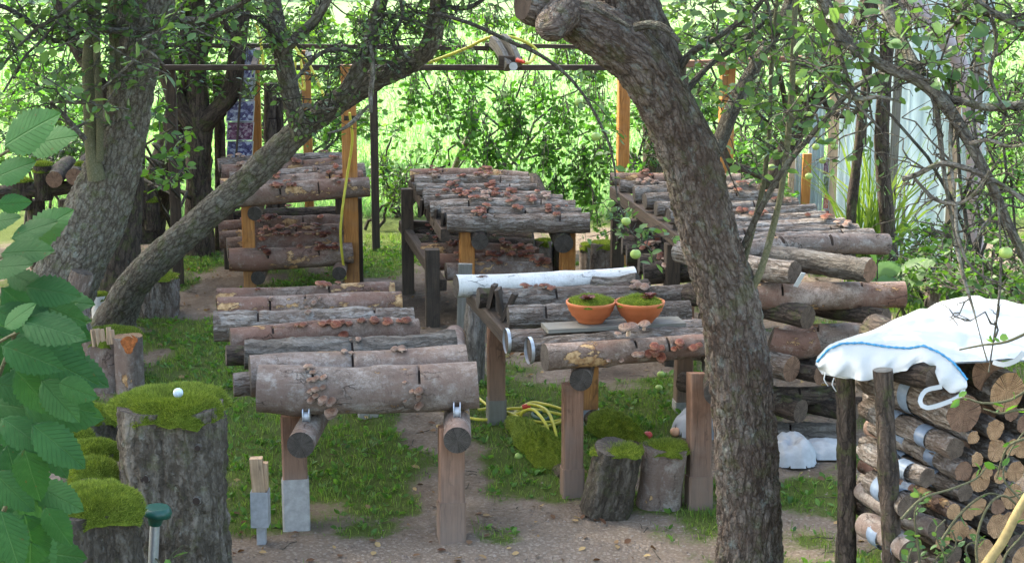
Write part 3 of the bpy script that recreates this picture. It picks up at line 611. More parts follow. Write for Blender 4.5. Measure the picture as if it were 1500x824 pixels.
# ------------------------------------------------------------ racks
# ---- front left rack
GA = 'mushroom logs on the front left rack'
ra = empty('log_rack', (-.7, 8, 0), 'low rack of two round rails on brown posts, front left', 'log rack', 'log racks')
c = PZ(435, 774); post(ra, c, .56, .125, M_BROWN, .27, (-.02, .12), M_CONC)
c = PZ(661, 792); post(ra, c, .56, .125, M_BROWN, .22, (0, .1), M_BROWN)
c = PZ(540, 612); post(ra, c, .5, .12, M_GREYW, .12)
c = PZ(668, 604); post(ra, c, .5, .12, M_GREYW, .12)
for (x, y, bx) in ((440, 641, 540), (670, 625, 668)):
    a = P(x, y, 7.62); b = PZ(bx, 608); b = np.array([b[0], 9.75, .545]); a[2] = .52 if x < 500 else .545; r_ = rail(ra, a, b, .067, M_GREYSM, ends=(M_ENDG, M_ENDG))
    # steel clamp wedge: two cheeks and a roller on the rail
    q = a + unit(b - a) * .17 + (0, 0, .062)
    for s_ in (-1, 1):
        m2 = MB(); th = np.linspace(0, 2 * PI, 14, endpoint=False); ring = np.stack([np.full(14, s_ * .013), np.cos(th) * .030, .035 + np.sin(th) * .045], 1) + q
        m2.add(np.vstack([ring, ring + (s_ * .005, 0, 0)]), [np.array([list(range(14))])[:, ::-1], np.array([list(range(14, 28))]), np.array([[i, (i + 1) % 14, 14 + (i + 1) % 14, 14 + i] for i in range(14)])]); m2.build('clamp_cheek', M_STEEL, r_, smooth=False)
    m2 = MB(); tube(m2, [(*(q + (-.012, 0, .03)), .026), (*(q + (.012, 0, .03)), .026)], 16, raw=True); m2.build('clamp_roller', M_ZINC, r_)
def row(n, a, b, th, k, rs_, sz=.03, cl=.05):
    """cluster of n mushrooms between fractions a..b"""
    return [(rs_.uniform(a, b), th + rs_.normal(0, .22), sz * rs_.uniform(.6, 1.25), k) for _ in range(n)]
rs = np.random.RandomState(5); pA = (.62, 8, 0)
SA = [((318, 436, 578, 426, 30, 'smooth', (.62,), row(2, .57, .60, .4, 0, rs, .035) + row(1, .66, .68, .5, 0, rs) + row(2, .2, .25, .5, 2, rs, .018)), 'pinkish log with brown caps at its saw cut, rearmost on the front left rack'),
      ((319, 452, 588, 442, 34, 'smooth', (.28, .47), row(2, .25, .3, .9, 1, rs, .018) + row(2, .5, .55, 1.0, 1, rs, .02)), 'log with yellow peeled patches, second from the rear on the front left rack'),
      ((313, 478, 606, 468, 46, 'furrow', (.22, .8), row(2, .46, .5, .1, 1, rs, .02)), 'furrowed grey log reaching farthest left, third from the rear on the front left rack'),
      ((338, 499, 612, 484, 38, 'smooth', (.22,), row(8, .3, .55, .6, 0, rs, .026) + row(7, .45, .62, .9, 0, rs, .03) + row(9, .66, .92, .6, 0, rs, .03)), 'reddish smooth log crowded with brown mushrooms, middle of the front left rack'),
      ((331, 521, 640, 505, 32, 'dark', (), []), 'short-ended dark log mostly hidden, fifth from the rear on the front left rack'),
      ((358, 519, 668, 506, 48, 'oak', (.5,), row(3, .48, .52, .3, 1, rs, .015)), 'deeply cracked rough-barked log, fourth from the front on the front left rack'),
      ((342, 563, 660, 545, 38, 'furrow', (), []), 'thin grey log showing only its left end under the two pale logs, front left rack'),
      ((366, 551, 682, 537, 62, 'grey', (.47,), row(3, .42, .46, .3, 1, rs, .02) + row(4, .66, .70, .2, 1, rs, .024)), 'thick pale smooth log directly behind the frontmost one on the front left rack')]
for sp, lb in SA: rack_log(sp, pA, lb, GA)
sA9 = row(5, .22, .27, .75, 1, rs, .024) + row(7, .23, .30, 1.5, 1, rs, .026) + row(3, .28, .32, 1.8, 1, rs, .036) + row(5, .70, .74, 1.75, 1, rs, .026) + row(3, .64, .67, 1.4, 1, rs, .018)
rack_log((378, 568, 700, 563, 69, 'grey', (.25, .735), sA9), pA, 'thickest grey log, pale mushrooms spilling from its two cuts, frontmost on the left', GA)

# ---- front middle rack (two sections)
GB = 'mushroom logs on the front middle rack'
rb = empty('log_rack', (.6, 8.4, 0), 'rack with three tall brown posts under the flower bowls, front middle', 'log rack', 'log racks')
c = PZ(838, 730); post(rb, c, .62, .105, M_BROWN, .2, (0, .05), M_BROWN)
c = PZ(1024, 745); post(rb, c, .70, .115, M_BROWN, .2, (.0, .14), M_BROWN)
c = PZ(862, 616); post(rb, c, .60, .105, M_POST, .12, (0, 0), M_ZINC)
c = PZ(1000, 600); post(rb, c, .60, .105, M_BROWN, .1)
a = P(851, 556, 8.3); b = np.array([.50, 9.75, a[2]]); rail(rb, a, b, .06, M_GREYSM)
a2 = np.array([c[0] + .02, 8.02, a[2] + .01]) if False else np.array([1.035, 8.02, a[2] + .005]); rail(rb, a2, np.array([1.2, 9.75, a[2]]), .062, M_DARKBARK)
pB = (a[2] + .06, 8.3, 0.0)
SB = [((742, 499, 1030, 484, 34, 'furrow', (), []), 'furrowed log with a metal band on its end, under the grey board'),
      ((775, 513, 1034, 497, 36, 'furrow', (), []), 'furrowed grey log with a bright metal band, second from the front, front middle rack'),
      ((798, 523, 1062, 503, 40, 'smooth', (.48, .66), row(5, .46, .50, 1.6, 1, rs, .022) + row(10, .52, .60, 1.45, 0, rs, .03) + row(3, .66, .7, 1.2, 0, rs, .026) + row(3, .30, .4, 2.0, 1, rs, .02) + row(2, .74, .8, 1.3, 0, rs, .028)), 'brown log with tan mushroom shelves on its face, frontmost on the front middle rack')]
for i, (sp, lb) in enumerate(SB):
    o = rack_log(sp, pB, lb, GB)
    if i < 2:
        z_ = np.array(o.location); e0 = on_plane(sp[0], sp[1], sp[4] * .5 * px(9), *pB); mm = MB(); rr = sp[4] * .5 * px(8.9) + .004; dx = unit(on_plane(sp[2], sp[3], .06, *pB) - e0)
        tube(mm, [(*(e0 - dx * .006), rr), (*(e0 + dx * .012), rr)], 24, raw=True, caps=(None, None)); mm.build('end_band', M_STEEL, o)
# rear section
rc = empty('log_rack', (.3, 9.6, 0), 'rear rack section with birch log, leaning slab post and slanting side board', 'log rack', 'log racks')
c = PZ(727, 617); post(rc, c, .68, .105, M_BROWN, .18, (0, 0), M_GREYW)
c = PZ(1000, 585); post(rc, c, .66, .105, M_BROWN)
mb = MB(); c = PZ(690, 562); tube(mb, [(c[0], c[1], -.1, .085), (c[0] + .02, c[1] + .1, .3, .08), (c[0] + .05, c[1] + .3, .62, .07)], 18, .03, disp_furrow(.009, 20, .12, 6), caps=(1, 1)); mb.build('post', [M_OAK, M_ENDG], rc)
mb = MB(); c = PZ(678, 520); beam(mb, (c[0], c[1], -.1), (c[0] + .02, c[1] + .05, .66), .1, .08); mb.build('post', M_GREYW, rc, smooth=False)
a = P(757, 487, 9.1); b = P(694, 438, 10.3); a[2] = .66; b[2] = .68; mb = MB(); beam(mb, a, b, .10, .09); mb.build('rail', M_DARKW, rc, smooth=False)
a = P(1000, 485, 9.1); b = P(940, 440, 10.3); a[2] = .66; b[2] = .68; mb = MB(); beam(mb, a, b, .10, .09); mb.build('rail', M_DARKW, rc, smooth=False)
pC = (.70, 9.5, 0); GB2 = 'logs on the rear section of the front middle rack'
SB2 = [((668, 419, 928, 404, 34, 'birch', (), row(3, .35, .42, 1.4, 1, rs, .018)), 'white-barked birch log lying behind the flower bowls'),
       ((700, 436, 950, 424, 32, 'dark', (), row(6, .22, .5, .35, 0, rs, .028)), 'brown log topped by small caps right in front of the birch log'),
       ((728, 442, 1008, 432, 38, 'furrow', (.3,), row(2, .2, .25, .2, 0, rs, .03) + row(5, .68, .74, .3, 1, rs, .034)), 'furrowed log with a mushroom cluster behind the right flower bowl'),
       ((744, 464, 1010, 456, 36, 'furrow', (.2,), []), 'pale furrowed log touching the backs of both flower bowls')]
for sp, lb in SB2: rack_log(sp, pC, lb, GB2)
c = P(895, 408, 10.35); make_log(c + (-.12, 0, -.03), c + (.17, -.1, 0), .055, 'oak', 'stubby dark rough-barked piece at the right end of the birch log', None, ends=(M_ENDG, M_ENDG), name='log_piece')
# upright slabs of split wood at the left end
for (x, y, h, ti) in ((721, 441, .14, .05), (733, 446, .15, -.05), (746, 452, .16, .12)):
    c = P(x, y, 9.75 - (x - 721) * .012); c[2] = max(c[2], .80); mb = MB(); beam(mb, c + (-ti * .3, 0, -h * .5), c + (ti * .3, .0, h * .5), .10, .028, rot=1.35); o = mb.build('split_slab', M_DARKW, smooth=False, loc=c)
    tag(o, {721: 'dark split slab on edge at the left end, nearest the birch log', 733: 'dark split slab on edge, middle of three beside the birch log', 746: 'dark split slab on edge, nearest the flower bowls of three'}[x], 'wood slab', 'split slabs on edge')
# board with flower bowls
zb = pB[0] + .145; q = [PZ(798, 484, zb), PZ(1000, 474, zb)]
mb = MB(); beam(mb, q[0] + (0, .06, .0), q[1] + (0, .06, .0), 0.17, .024); bd = mb.build('board', M_GREYW, smooth=False, loc=(q[0] + q[1]) / 2)
tag(bd, 'weathered grey board under the two terracotta bowls', 'board')
def bowl(x, lbl, capx):
    c = PZ(x, 474, zb + .013); c[1] += .05; rt = empty('flower_bowl', c, lbl, 'flower bowl', 'terracotta bowls on the board'); mb = MB(); n = 40
    prof = [(.0, .0), (.070, 0), (.074, .008), (.098, .035), (.105, .038), (.116, .062), (.121, .065), (.128, .092), (.131, .094), (.136, .108), (.136, .116), (.128, .116), (.124, .10), (.0, .085)]
    V = []; 
    for (r_, z) in prof:
        for k_ in range(n): a = k_ * 2 * PI / n; V.append((c[0] + r_ * math.cos(a), c[1] + r_ * math.sin(a), c[2] + z))
    Q = [(i * n + k_, i * n + (k_ + 1) % n, (i + 1) * n + (k_ + 1) % n, (i + 1) * n + k_) for i in range(len(prof) - 1) for k_ in range(n)]
    mb.add(V, np.array(Q)); mb.build('bowl', M_CLAY, rt)
    moss_dome(rt, c + (0, 0, .098), .122, .042, 'moss', 1800, .014, 77 + x)
    mb = MB(); rs_ = np.random.RandomState(x)
    for k_ in range(2 if capx else 3):
        a = rs_.uniform(0, 6.28); pos = c + (capx + rs_.normal(0, .03), -.03 + rs_.normal(0, .03), .138 + .01 * k_)
        nl = 9; th = np.arange(nl) * 2 * PI / nl; leaves(mb, np.tile(pos, (nl, 1)), np.stack([np.cos(th), np.sin(th), np.full(nl, .35)], 1), .045, rs_.uniform(.0, .4, nl), rs_, flat=1.5)
    mb.build('houseleek', M_SUCC, rt); return rt
M_SUCC = mat_leaf('houseleek_leaf', (.09, .02, .02), (.16, .05, .03), (.22, .13, .06), .1, .5)
def moss_dome(par, c, r, h, nm, nb, bl, seed, hollow=0.0, over=0.0, mat=None, elong=1.0, lump=.25, loc=None, label=None, cat=None, group=None, rot=0.0):
    """cushion of moss: lumpy disc mesh plus tiny fuzz blades (one part)"""
    rs_ = np.random.RandomState(seed); c = np.array(c, float); nr, na = 16, 44; ra_ = np.linspace(0, 1, nr); V = []
    rr = np.repeat(ra_, na); th = np.tile(np.arange(na) * 2 * PI / na, nr)
    def hh(rr, th):
        edge = 1 + .10 * np.sin(3 * th + seed) + .07 * np.sin(7 * th + seed * 2); X = rr * np.cos(th) * elong; Y = rr * np.sin(th)
        z = h * np.sqrt(np.clip(1 - rr ** 2.6, 0, 1)); a, b = worley(np.stack([X * 3.2, Y * 3.2, np.full_like(X, seed % 13)], 1), 3)
        z = z + h * lump * (.6 - a) * np.clip(1.15 - rr, 0, 1) * 2; z = z - hollow * np.exp(-(rr / .32) ** 2) - over * np.clip((rr - .8) / .2, 0, 1) ** 1.5 * (.75 + .2 * np.sin(4 * th + seed) + .12 * np.sin(11 * th) + .1 * np.sin(29 * th + seed))
        cx, cy = X * edge * r, Y * edge * r; cr, sr = math.cos(rot), math.sin(rot)
        return np.stack([c[0] + cx * cr - cy * sr, c[1] + cx * sr + cy * cr, c[2] + z], 1)
    bl = bl * .7; nb = int(nb * 1.3); V = hh(rr, th); i = np.arange(nr - 1)[:, None] * na; j = np.arange(na)[None]; j2 = (j + 1) % na
    Q = np.stack([i + j, i + na + j, i + na + j2, i + j2], 2).reshape(-1, 4)
    mb = MB().add(V, Q, 0); ru = np.sqrt(rs_.uniform(0, 1, nb)); tu = rs_.uniform(0, 2 * PI, nb); B_ = hh(ru, tu); out = B_ - (c - (0, 0, r * .6)); out /= np.linalg.norm(out, axis=1)[:, None]
    d = out + rs_.normal(0, .35, (nb, 3)); hb = bl * rs_.uniform(.5, 1.3, nb); s_ = rs_.normal(0, 1, (nb, 3)); s_ = np.cross(s_, d); s_ /= np.linalg.norm(s_, axis=1)[:, None]; s_ *= (bl * .13)
    VV = np.stack([B_ - s_ - out * .002, B_ + s_ - out * .002, B_ + d * hb[:, None]], 1).reshape(-1, 3)
    mb.add(VV, np.arange(nb * 3).reshape(-1, 3), 1, None, np.repeat(rs_.uniform(0, 1, nb), 3))
    o = mb.build(nm, [mat or M_MOSS, M_MOSSB], par, loc=c if par is None else (0, 0, 0))
    if par is None: tag(o, label, cat, group)
    return o
bowl(866, 'terracotta bowl with moss and a flat dark houseleek, left of the pair', -.03)
bowl(938, 'terracotta bowl with a full cushion of moss, right of the pair', .05)
for (x, y, r_) in ((921, 479, .058), (944, 474, .042), (905, 488, .02)):
    add_shroom(bd, PZ(x, y, zb + .05), r_, (0, -.3, .9), 1)
# ------------------------------------------------------------ back racks
def auto_logs(n, A0, A1, B0, B1, plane, dpx, kinds, rs_, jx=6, shr=None, group='', names=None, cutp=.9, cuts=None, dark=False, end=(M_ENDG, M_ENDG)):
    """n logs from rear (A) to front (B); A0/A1 left/right pixel of the rear log, B0/B1 of the front one"""
    out = []
    for i in range(n):
        t = i / max(1, n - 1); xl = A0[0] + (B0[0] - A0[0]) * t + rs_.normal(0, jx); yl = A0[1] + (B0[1] - A0[1]) * t; xr = A1[0] + (B1[0] - A1[0]) * t + rs_.normal(0, jx); yr = A1[1] + (B1[1] - A1[1]) * t + rs_.normal(0, 1.2)
        d = (dpx[0] + (dpx[1] - dpx[0]) * t) * rs_.uniform(.88, 1.12) if i < n - 1 else dpx[1]
        kd = kinds[i % len(kinds)]; cu = cuts[i] if cuts else ((rs_.uniform(.2, .35), rs_.uniform(.6, .8)) if rs_.uniform() < cutp else ())
        sh = []; ns = int(shr(i, t) * 1.9) if shr else 0
        while len(sh) < ns:
            f = rs_.uniform(.12, .92); k_ = rs_.randint(1, 5); tp = 2 if dark and rs_.uniform() < .5 else (0 if rs_.uniform() < .8 else 1)
            for _ in range(k_): sh.append((min(.97, f + rs_.normal(0, .022)), rs_.uniform(-.1, .95), rs_.uniform(.018, .038), tp))
        out.append(rack_log((xl, yl, xr, yr, d, kd, cu, sh, end), plane, names(i), group))
    return out
ORD = ['frontmost', 'second from the front', 'third from the front', 'fourth from the front', 'fifth from the front', 'sixth from the front', 'seventh from the front', 'eighth from the front', 'ninth from the front', 'tenth from the front', 'eleventh from the front', 'twelfth from the front', 'thirteenth from the front']
LOOK = dict(smooth='smooth reddish-brown log', furrow='furrowed grey log', grey='smooth pale grey log', dark='dark-barked log', oak='rough cracked log', birch='white birch log')
def namer(n, kinds, where): return lambda i: (LOOK[kinds[i % len(kinds)]] + ', ' + ORD[n - 1 - i] + ', ' + where)
# back left rack, two tiers
rd = empty('log_rack', (-2, 14, 0), 'two-tier rack with orange front posts, back left', 'log rack', 'log racks')
c = PZ(367, 429); post(rd, c, .93, .105, M_POST, .0)
c = PZ(524, 414); post(rd, c, .75, .10, M_DARKW)
c = PZ(335, 392); post(rd, (c[0], 14.75), 1.0, .10, M_DARKW)
c = PZ(500, 392); post(rd, (c[0], 14.75), 1.0, .10, M_DARKW)
rs = np.random.RandomState(31)
for (x, yt, yb) in ((373, 313, 407), (517, 300, 400)):
    a = P(x, yt, 13.5 if x < 400 else 14.05); b = np.array([a[0] - (.05 if x < 400 else .3), 14.9, a[2] + .22]); rail(rd, a, b, .06, M_GREYSM)
    a = P(x + 5 if x < 400 else 497, yb, 13.5); b = np.array([a[0] - .05, 14.9, a[2] + .15]); rail(rd, a, b, .06, M_SMOOTH)
a0 = P(373, 313, 13.5)[2] + .055; a1 = P(378, 406, 13.5)[2] + .055
kd = ['furrow', 'smooth', 'furrow', 'smooth', 'smooth']; pl = (a0, 13.5, .19)
auto_logs(5, (322, 243), (505, 231), (338, 289), (545, 273), pl, (22, 31), kd, rs, 5, lambda i, t: (3, 6, 6, 12, 7)[i], 'logs on the upper tier of the back left rack', namer(5, kd, 'upper tier of the back left rack'))
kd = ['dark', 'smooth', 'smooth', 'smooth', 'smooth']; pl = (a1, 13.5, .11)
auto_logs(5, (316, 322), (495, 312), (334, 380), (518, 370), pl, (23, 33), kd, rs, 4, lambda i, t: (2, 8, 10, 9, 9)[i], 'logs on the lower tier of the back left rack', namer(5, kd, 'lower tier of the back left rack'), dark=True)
# back middle rack
re_ = empty('log_rack', (0, 13, 0), 'sloping two-tier rack on dark and orange posts, back middle', 'log rack', 'log racks')
c = PZ(598, 426); post(re_, c, .88, .10, M_DARKW); c = PZ(634, 476); post(re_, (c[0], c[1]), .60, .11, M_DARKW)
c = P(684, 400, 12.55); post(re_, (c[0], c[1]), .72, .115, M_POST); c = P(831, 380, 12.55); post(re_, (c[0], c[1]), .72, .115, M_POST)
c = P(745, 300, 13.9); post(re_, (c[0], c[1]), .9, .10, M_DARKW)
a = P(703, 354, 12.35); rail(re_, a, (a[0] - .12, 14.0, a[2] + .24), .066, M_DARKBARK); a = P(826, 357, 12.35); rail(re_, a, (a[0] - .22, 14.0, a[2] + .24), .075, M_DARKBARK)
a0 = a[2] + .06
mb = MB(); q0 = P(652, 335, 12.4); q1 = P(604, 262, 13.85); beam(mb, q0 + (0, 0, -.05), q1 + (0, 0, -.05), .07, .10); mb.build('rail', M_DARKW, re_, smooth=False)
mb = MB(); q0 = P(648, 418, 12.4); q1 = P(590, 330, 13.85); beam(mb, q0, q1, .07, .09); mb.build('rail', M_DARKW, re_, smooth=False)
mb = MB(); q0 = P(590, 329, 13.8); q1 = P(650, 331, 13.8); beam(mb, q0, q1, .07, .08); mb.build('rail', M_DARKW, re_, smooth=False)
kd = ['smooth', 'furrow', 'furrow', 'furrow', 'furrow', 'furrow', 'furrow', 'furrow']; pl = (a0, 12.35, .17)
auto_logs(8, (596, 257), (764, 259), (652, 327), (868, 326), pl, (19, 27), kd, rs, 5, lambda i, t: (5, 7, 8, 12, 9, 10, 6, 4)[i], 'logs on the upper tier of the back middle rack', namer(8, kd, 'upper tier of the back middle rack'))
kd = ['dark', 'dark', 'smooth', 'smooth', 'grey']; pl = (P(700, 398, 12.6)[2] - .07, 12.6, .08)
auto_logs(5, (588, 340), (778, 352), (655, 398), (806, 392), pl, (24, 27), kd, rs, 4, lambda i, t: (3, 4, 14, 16, 8)[i], 'logs on the lower tier of the back middle rack', namer(5, kd, 'lower tier of the back middle rack'), dark=True)
# slabs on edge sticking up at the left of the back racks
for rk, pts in ((re_, [(617, 303, 13.05), (628, 310, 12.9), (638, 317, 12.7), (648, 322, 12.5)]),):
    for (x, y, Y) in pts:
        c = P(x, y, Y); mb = MB(); beam(mb, c - (0, 0, .07), c + (.01, 0, .06), .08, .022, rot=1.4); mb.build('edge_slab', M_DARKW, rk, smooth=False)
# back right rack
rf = empty('log_rack', (1.6, 11.5, 0), 'long sloping rack behind the big apple trunk, back right', 'log rack', 'log racks')
for (x, y, Y) in ((905, 300, 13.0), (1050, 300, 13.1), (985, 360, 11.2), (930, 340, 12.2)): c = P(x, y, Y); post(rf, (c[0], c[1]), .86, .10, M_DARKW)
mb = MB(); q0 = P(1040, 372, 10.3); q1 = P(900, 272, 13.1); beam(mb, q0 - (0, 0, .05), q1 - (0, 0, .05), .08, .10); mb.build('rail', M_DARKW, rf, smooth=False)
mb = MB(); q0 = P(1225, 372, 10.2); q1 = P(1060, 275, 13.1); beam(mb, q0 - (0, 0, .07), q1 - (0, 0, .07), .08, .10); mb.build('rail', M_DARKW, rf, smooth=False)
kd = ['smooth', 'furrow', 'furrow', 'furrow', 'furrow', 'furrow', 'furrow', 'furrow', 'furrow', 'furrow', 'grey']
pl = (P(1200, 366, 9.75)[2] - .065, 9.75, -.015)
auto_logs(11, (895, 262), (1082, 262), (1072, 372), (1297, 357), pl, (19, 31), kd, rs, 4, lambda i, t: (3, 5, 6, 3, 4, 3, 3, 2, 1, 0, 0)[i], 'logs on top of the back right rack', namer(11, kd, 'top of the back right rack'), end=(M_ENDG, M_ENDR))
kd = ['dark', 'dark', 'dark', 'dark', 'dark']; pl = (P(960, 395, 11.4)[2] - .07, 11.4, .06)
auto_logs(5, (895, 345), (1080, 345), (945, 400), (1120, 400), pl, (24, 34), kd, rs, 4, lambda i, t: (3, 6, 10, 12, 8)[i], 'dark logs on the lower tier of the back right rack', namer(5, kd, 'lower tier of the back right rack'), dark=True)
for (x, y, Y) in ((937, 292, 12.3), (950, 300, 12.0), (962, 308, 11.8), (975, 316, 11.5), (988, 326, 11.2)):
    c = P(x, y, Y); mb = MB(); beam(mb, c - (0, 0, .07), c + (.01, 0, .06), .08, .022, rot=1.4); mb.build('edge_slab', M_DARKW, rf, smooth=False)
# ---- crib stack under the front of the back right rack
GF = 'logs of the crosswise stack'
CR = [(1065, 432, 1325, 431, 42, 'smooth', 'long pinkish log with yellow peeled patches across the top of the crosswise stack', 0, (.3, .75)),
      (1128, 497, 1196, 498, 40, 'smooth', 'short reddish log with its sawn end left, third layer of the crosswise stack', 1, ()),
      (1150, 494, 1290, 489, 40, 'grey', 'pale pinkish log slanting behind the short reddish one, third layer of the crosswise stack', 0, (.35,)),
      (1070, 574, 1250, 577, 30, 'dark', 'dark horizontal log with a saw cut, fifth layer of the crosswise stack', 0, (.55,)),
      (1060, 632, 1250, 640, 36, 'oak', 'dark rough log lying on the ground, bottom of the crosswise stack', 0, (.5,))]
for i, (xl, yl, xr, yr, d, k_, lb, e, cu) in enumerate(CR):
    Y = 9.32 + (.0 if i != 2 else .10); a = P(xl, yl, Y + (.0 if i != 2 else .12)); b = P(xr, yr, Y); make_log(a, b, d * .5 * px(Y), k_, lb, GF, cu, [], (M_END if e else M_ENDG, M_END))
EC = [(1166, 399, 17, 'furrow', M_END, 'log with a white tag on its round end, top layer left of the crosswise stack'),
      (1274, 397, 18, 'oak', M_ENDR, 'log with a reddish round end at the top right of the crosswise stack'),
      (1183, 465, 18, 'dark', M_END, 'brown end-on log under the long pinkish one, left'),
      (1300, 464, 14, 'dark', M_END, 'brown end-on log under the long pinkish one, right'),
      (1160, 540, 20, 'furrow', M_ENDR, 'end-on log with the largest reddish end, fourth layer of the crosswise stack'),
      (1200, 549, 13, 'dark', M_ENDR, 'thin end-on log right of the largest reddish end'),
      (1228, 548, 15, 'dark', M_ENDR, 'end-on log half hidden behind the left post of the covered pile'),
      (1172, 602, 17, 'dark', M_END, 'end-on log in the second layer from the ground of the crosswise stack'),
      (1250, 604, 15, 'dark', M_END, 'end-on log low in the crosswise stack, behind the posts')]
for (x, y, rp, k_, em, lb) in EC:
    f = P(x, y, 9.16); f0 = f + np.array([-.68, .73, .0]) * .9
    o = make_log(f0, f, rp * px(9.2), k_, lb, GF, (), [], (M_ENDG, em), r1=rp * px(9.2))
    if x == 1166: mb = MB(); q = f + (.01, -.03, -.02); beam(mb, q + (-.015, -.0, -.055), q + (.022, -.03, .03), .028, .006, rot=.4); mb.build('tag', M_CLOTH, o, smooth=False)
c = P(1240, 398, 9.6); make_log(c + (-.3, .5, 0), c + (.1, .3, .0), .07, 'furrow', 'short log piece in the dark gap at the top of the crosswise stack', GF, (), [])
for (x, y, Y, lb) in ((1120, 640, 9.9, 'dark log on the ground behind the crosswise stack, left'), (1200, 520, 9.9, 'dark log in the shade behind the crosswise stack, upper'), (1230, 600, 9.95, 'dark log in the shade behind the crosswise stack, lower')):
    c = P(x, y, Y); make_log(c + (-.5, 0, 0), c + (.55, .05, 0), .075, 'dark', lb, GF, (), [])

# ------------------------------------------------------------ pergola
pg = empty('pergola', (0, 14.5, 0), 'open pergola of orange posts and thin dark beams over the back racks', 'pergola')
YP = 13.85
c = PZ(516, 421); o = post(pg, (c[0], c[1]), P(515, 95, c[1])[2], .125, M_POST)
mb = MB(); q = P(514, 171, c[1] - .07); 
mb.build if False else None
band = P(515, 172, c[1]); m2 = MB(); beam(m2, band - (0, 0, .02), band + (0, 0, .02), .135, .135, rot=.12); m2.build('strap', M_DARKW, o, smooth=False)
for (x, wd, Y, tp, mt) in ((378, .09, 15.9, 74, M_POST), (452, .09, 15.9, 74, M_POST), (549, .075, 15.7, 75, M_DARKW), (912, .105, 14.8, 104, M_POST), (1062, .115, 13.9, 92, M_POST), (255, .09, 13.9, 96, M_DARKW)):
    c = P(x, 250, Y); post(pg, (c[0], c[1]), P(x, tp, Y)[2], wd, mt)
def bm(x0, y0, x1, y1, Y0, Y1, wd, dp, mt, nm='beam'): mb = MB(); beam(mb, P(x0, y0, Y0), P(x1, y1, Y1), wd, dp, up=(0, 0, 1)); return mb.build(nm, mt, pg, smooth=False)
bm(240, 99, 912, 99, 13.8, 13.8, .07, .045, M_DARKW); bm(900, 98, 1232, 84, 13.75, 13.8, .08, .055, M_BROWN)
bm(240, 66, 740, 71, 16.1, 16.1, .06, .045, M_DARKW); bm(710, 66, 1000, 72, 16.0, 16.0, .06, .04, M_DARKW)
bm(378, 72, 372, 98, 16.1, 13.8, .05, .04, M_DARKW); bm(905, 74, 912, 99, 16.0, 13.8, .05, .04, M_DARKW)
bm(452, 92, 452, 80, 13.9, 15.9, .06, .10, M_GREYW)
# hanging timber bracket with a little lamp
hb = empty('hose_bracket', P(740, 85, 13.6), 'dark folded timber bracket with a round lens hanging on the pergola beam', 'bracket')
for (a_, b_, dx) in (((721, 60), (744, 98), 0), ((737, 57), (760, 95), .02)):
    mb = MB(); qs = [P(a_[0] + (b_[0] - a_[0]) * t, a_[1] + (b_[1] - a_[1]) * t ** 1.5 + 0, 13.5 - .25 * t) for t in (0, .33, .66, 1)]
    for i in range(3): beam(mb, qs[i], qs[i + 1] + unit(qs[i + 1] - qs[i]) * .01, .05 + .001 * i, .09 - .002 * i)
    mb.build('timber_arm', M_GREYW, hb, smooth=False)
mb = MB(); beam(mb, P(730, 90, 13.3), P(765, 92, 13.3), .09, .10); mb.build('crosspiece', M_DARKW, hb, smooth=False)
mb = MB(); q = P(752, 97, 13.22); tube(mb, [(*q, .034), (*(q + (0, -.04, 0)), .034)], 20, raw=True, caps=(0, 1)); mb.build('lens', [M_CUT, M_STEEL], hb)
mb = MB(); q = P(757, 88, 13.2); q2 = P(768, 91, 13.15); tube(mb, [(*q, .018), (*q2, .014)], 10, raw=True); mb.build('connector', M_RED, hb)
def hose(pts, r, lbl, mat=M_HOSE, grp='yellow hoses', nm='garden_hose'):
    q = [P(*p) if len(p) == 3 else p[:3] for p in pts]; mb = MB(); tube(mb, np.column_stack([q, np.full(len(q), r)]), 8, .05); c = q[0]; return tag(mb.build(nm, mat, loc=c), lbl, 'hose', grp)
hose([(628, 92, 13.7), (680, 72, 13.7), (720, 54, 13.6), (755, 56, 13.5), (785, 72, 13.5), (778, 90, 13.4), (765, 92, 13.2)], .013, 'thin yellow hose arching over the pergola beam to the bracket')
hose([(375, 34, 13.6), (381, 55, 13.6), (386, 95, 13.6)], .011, 'short stiff yellow hose end beside the left orange post')
hose([(486, 170, 13.3), (470, 130, 13.5), (450, 90, 13.6), (436, 82, 13.6), (432, 110, 13.6), (446, 132, 13.6), (438, 78, 13.7), (425, 60, 13.7)], .012, 'yellow hose looped over the beam above the back left rack')
hose([(512, 165, 13.4), (516, 205, 13.5), (508, 260, 13.55), (501, 310, 13.5), (499, 345, 13.5), (502, 380, 13.55), (506, 408, 13.6)], .011, 'yellow hose hanging down along the tallest orange post')
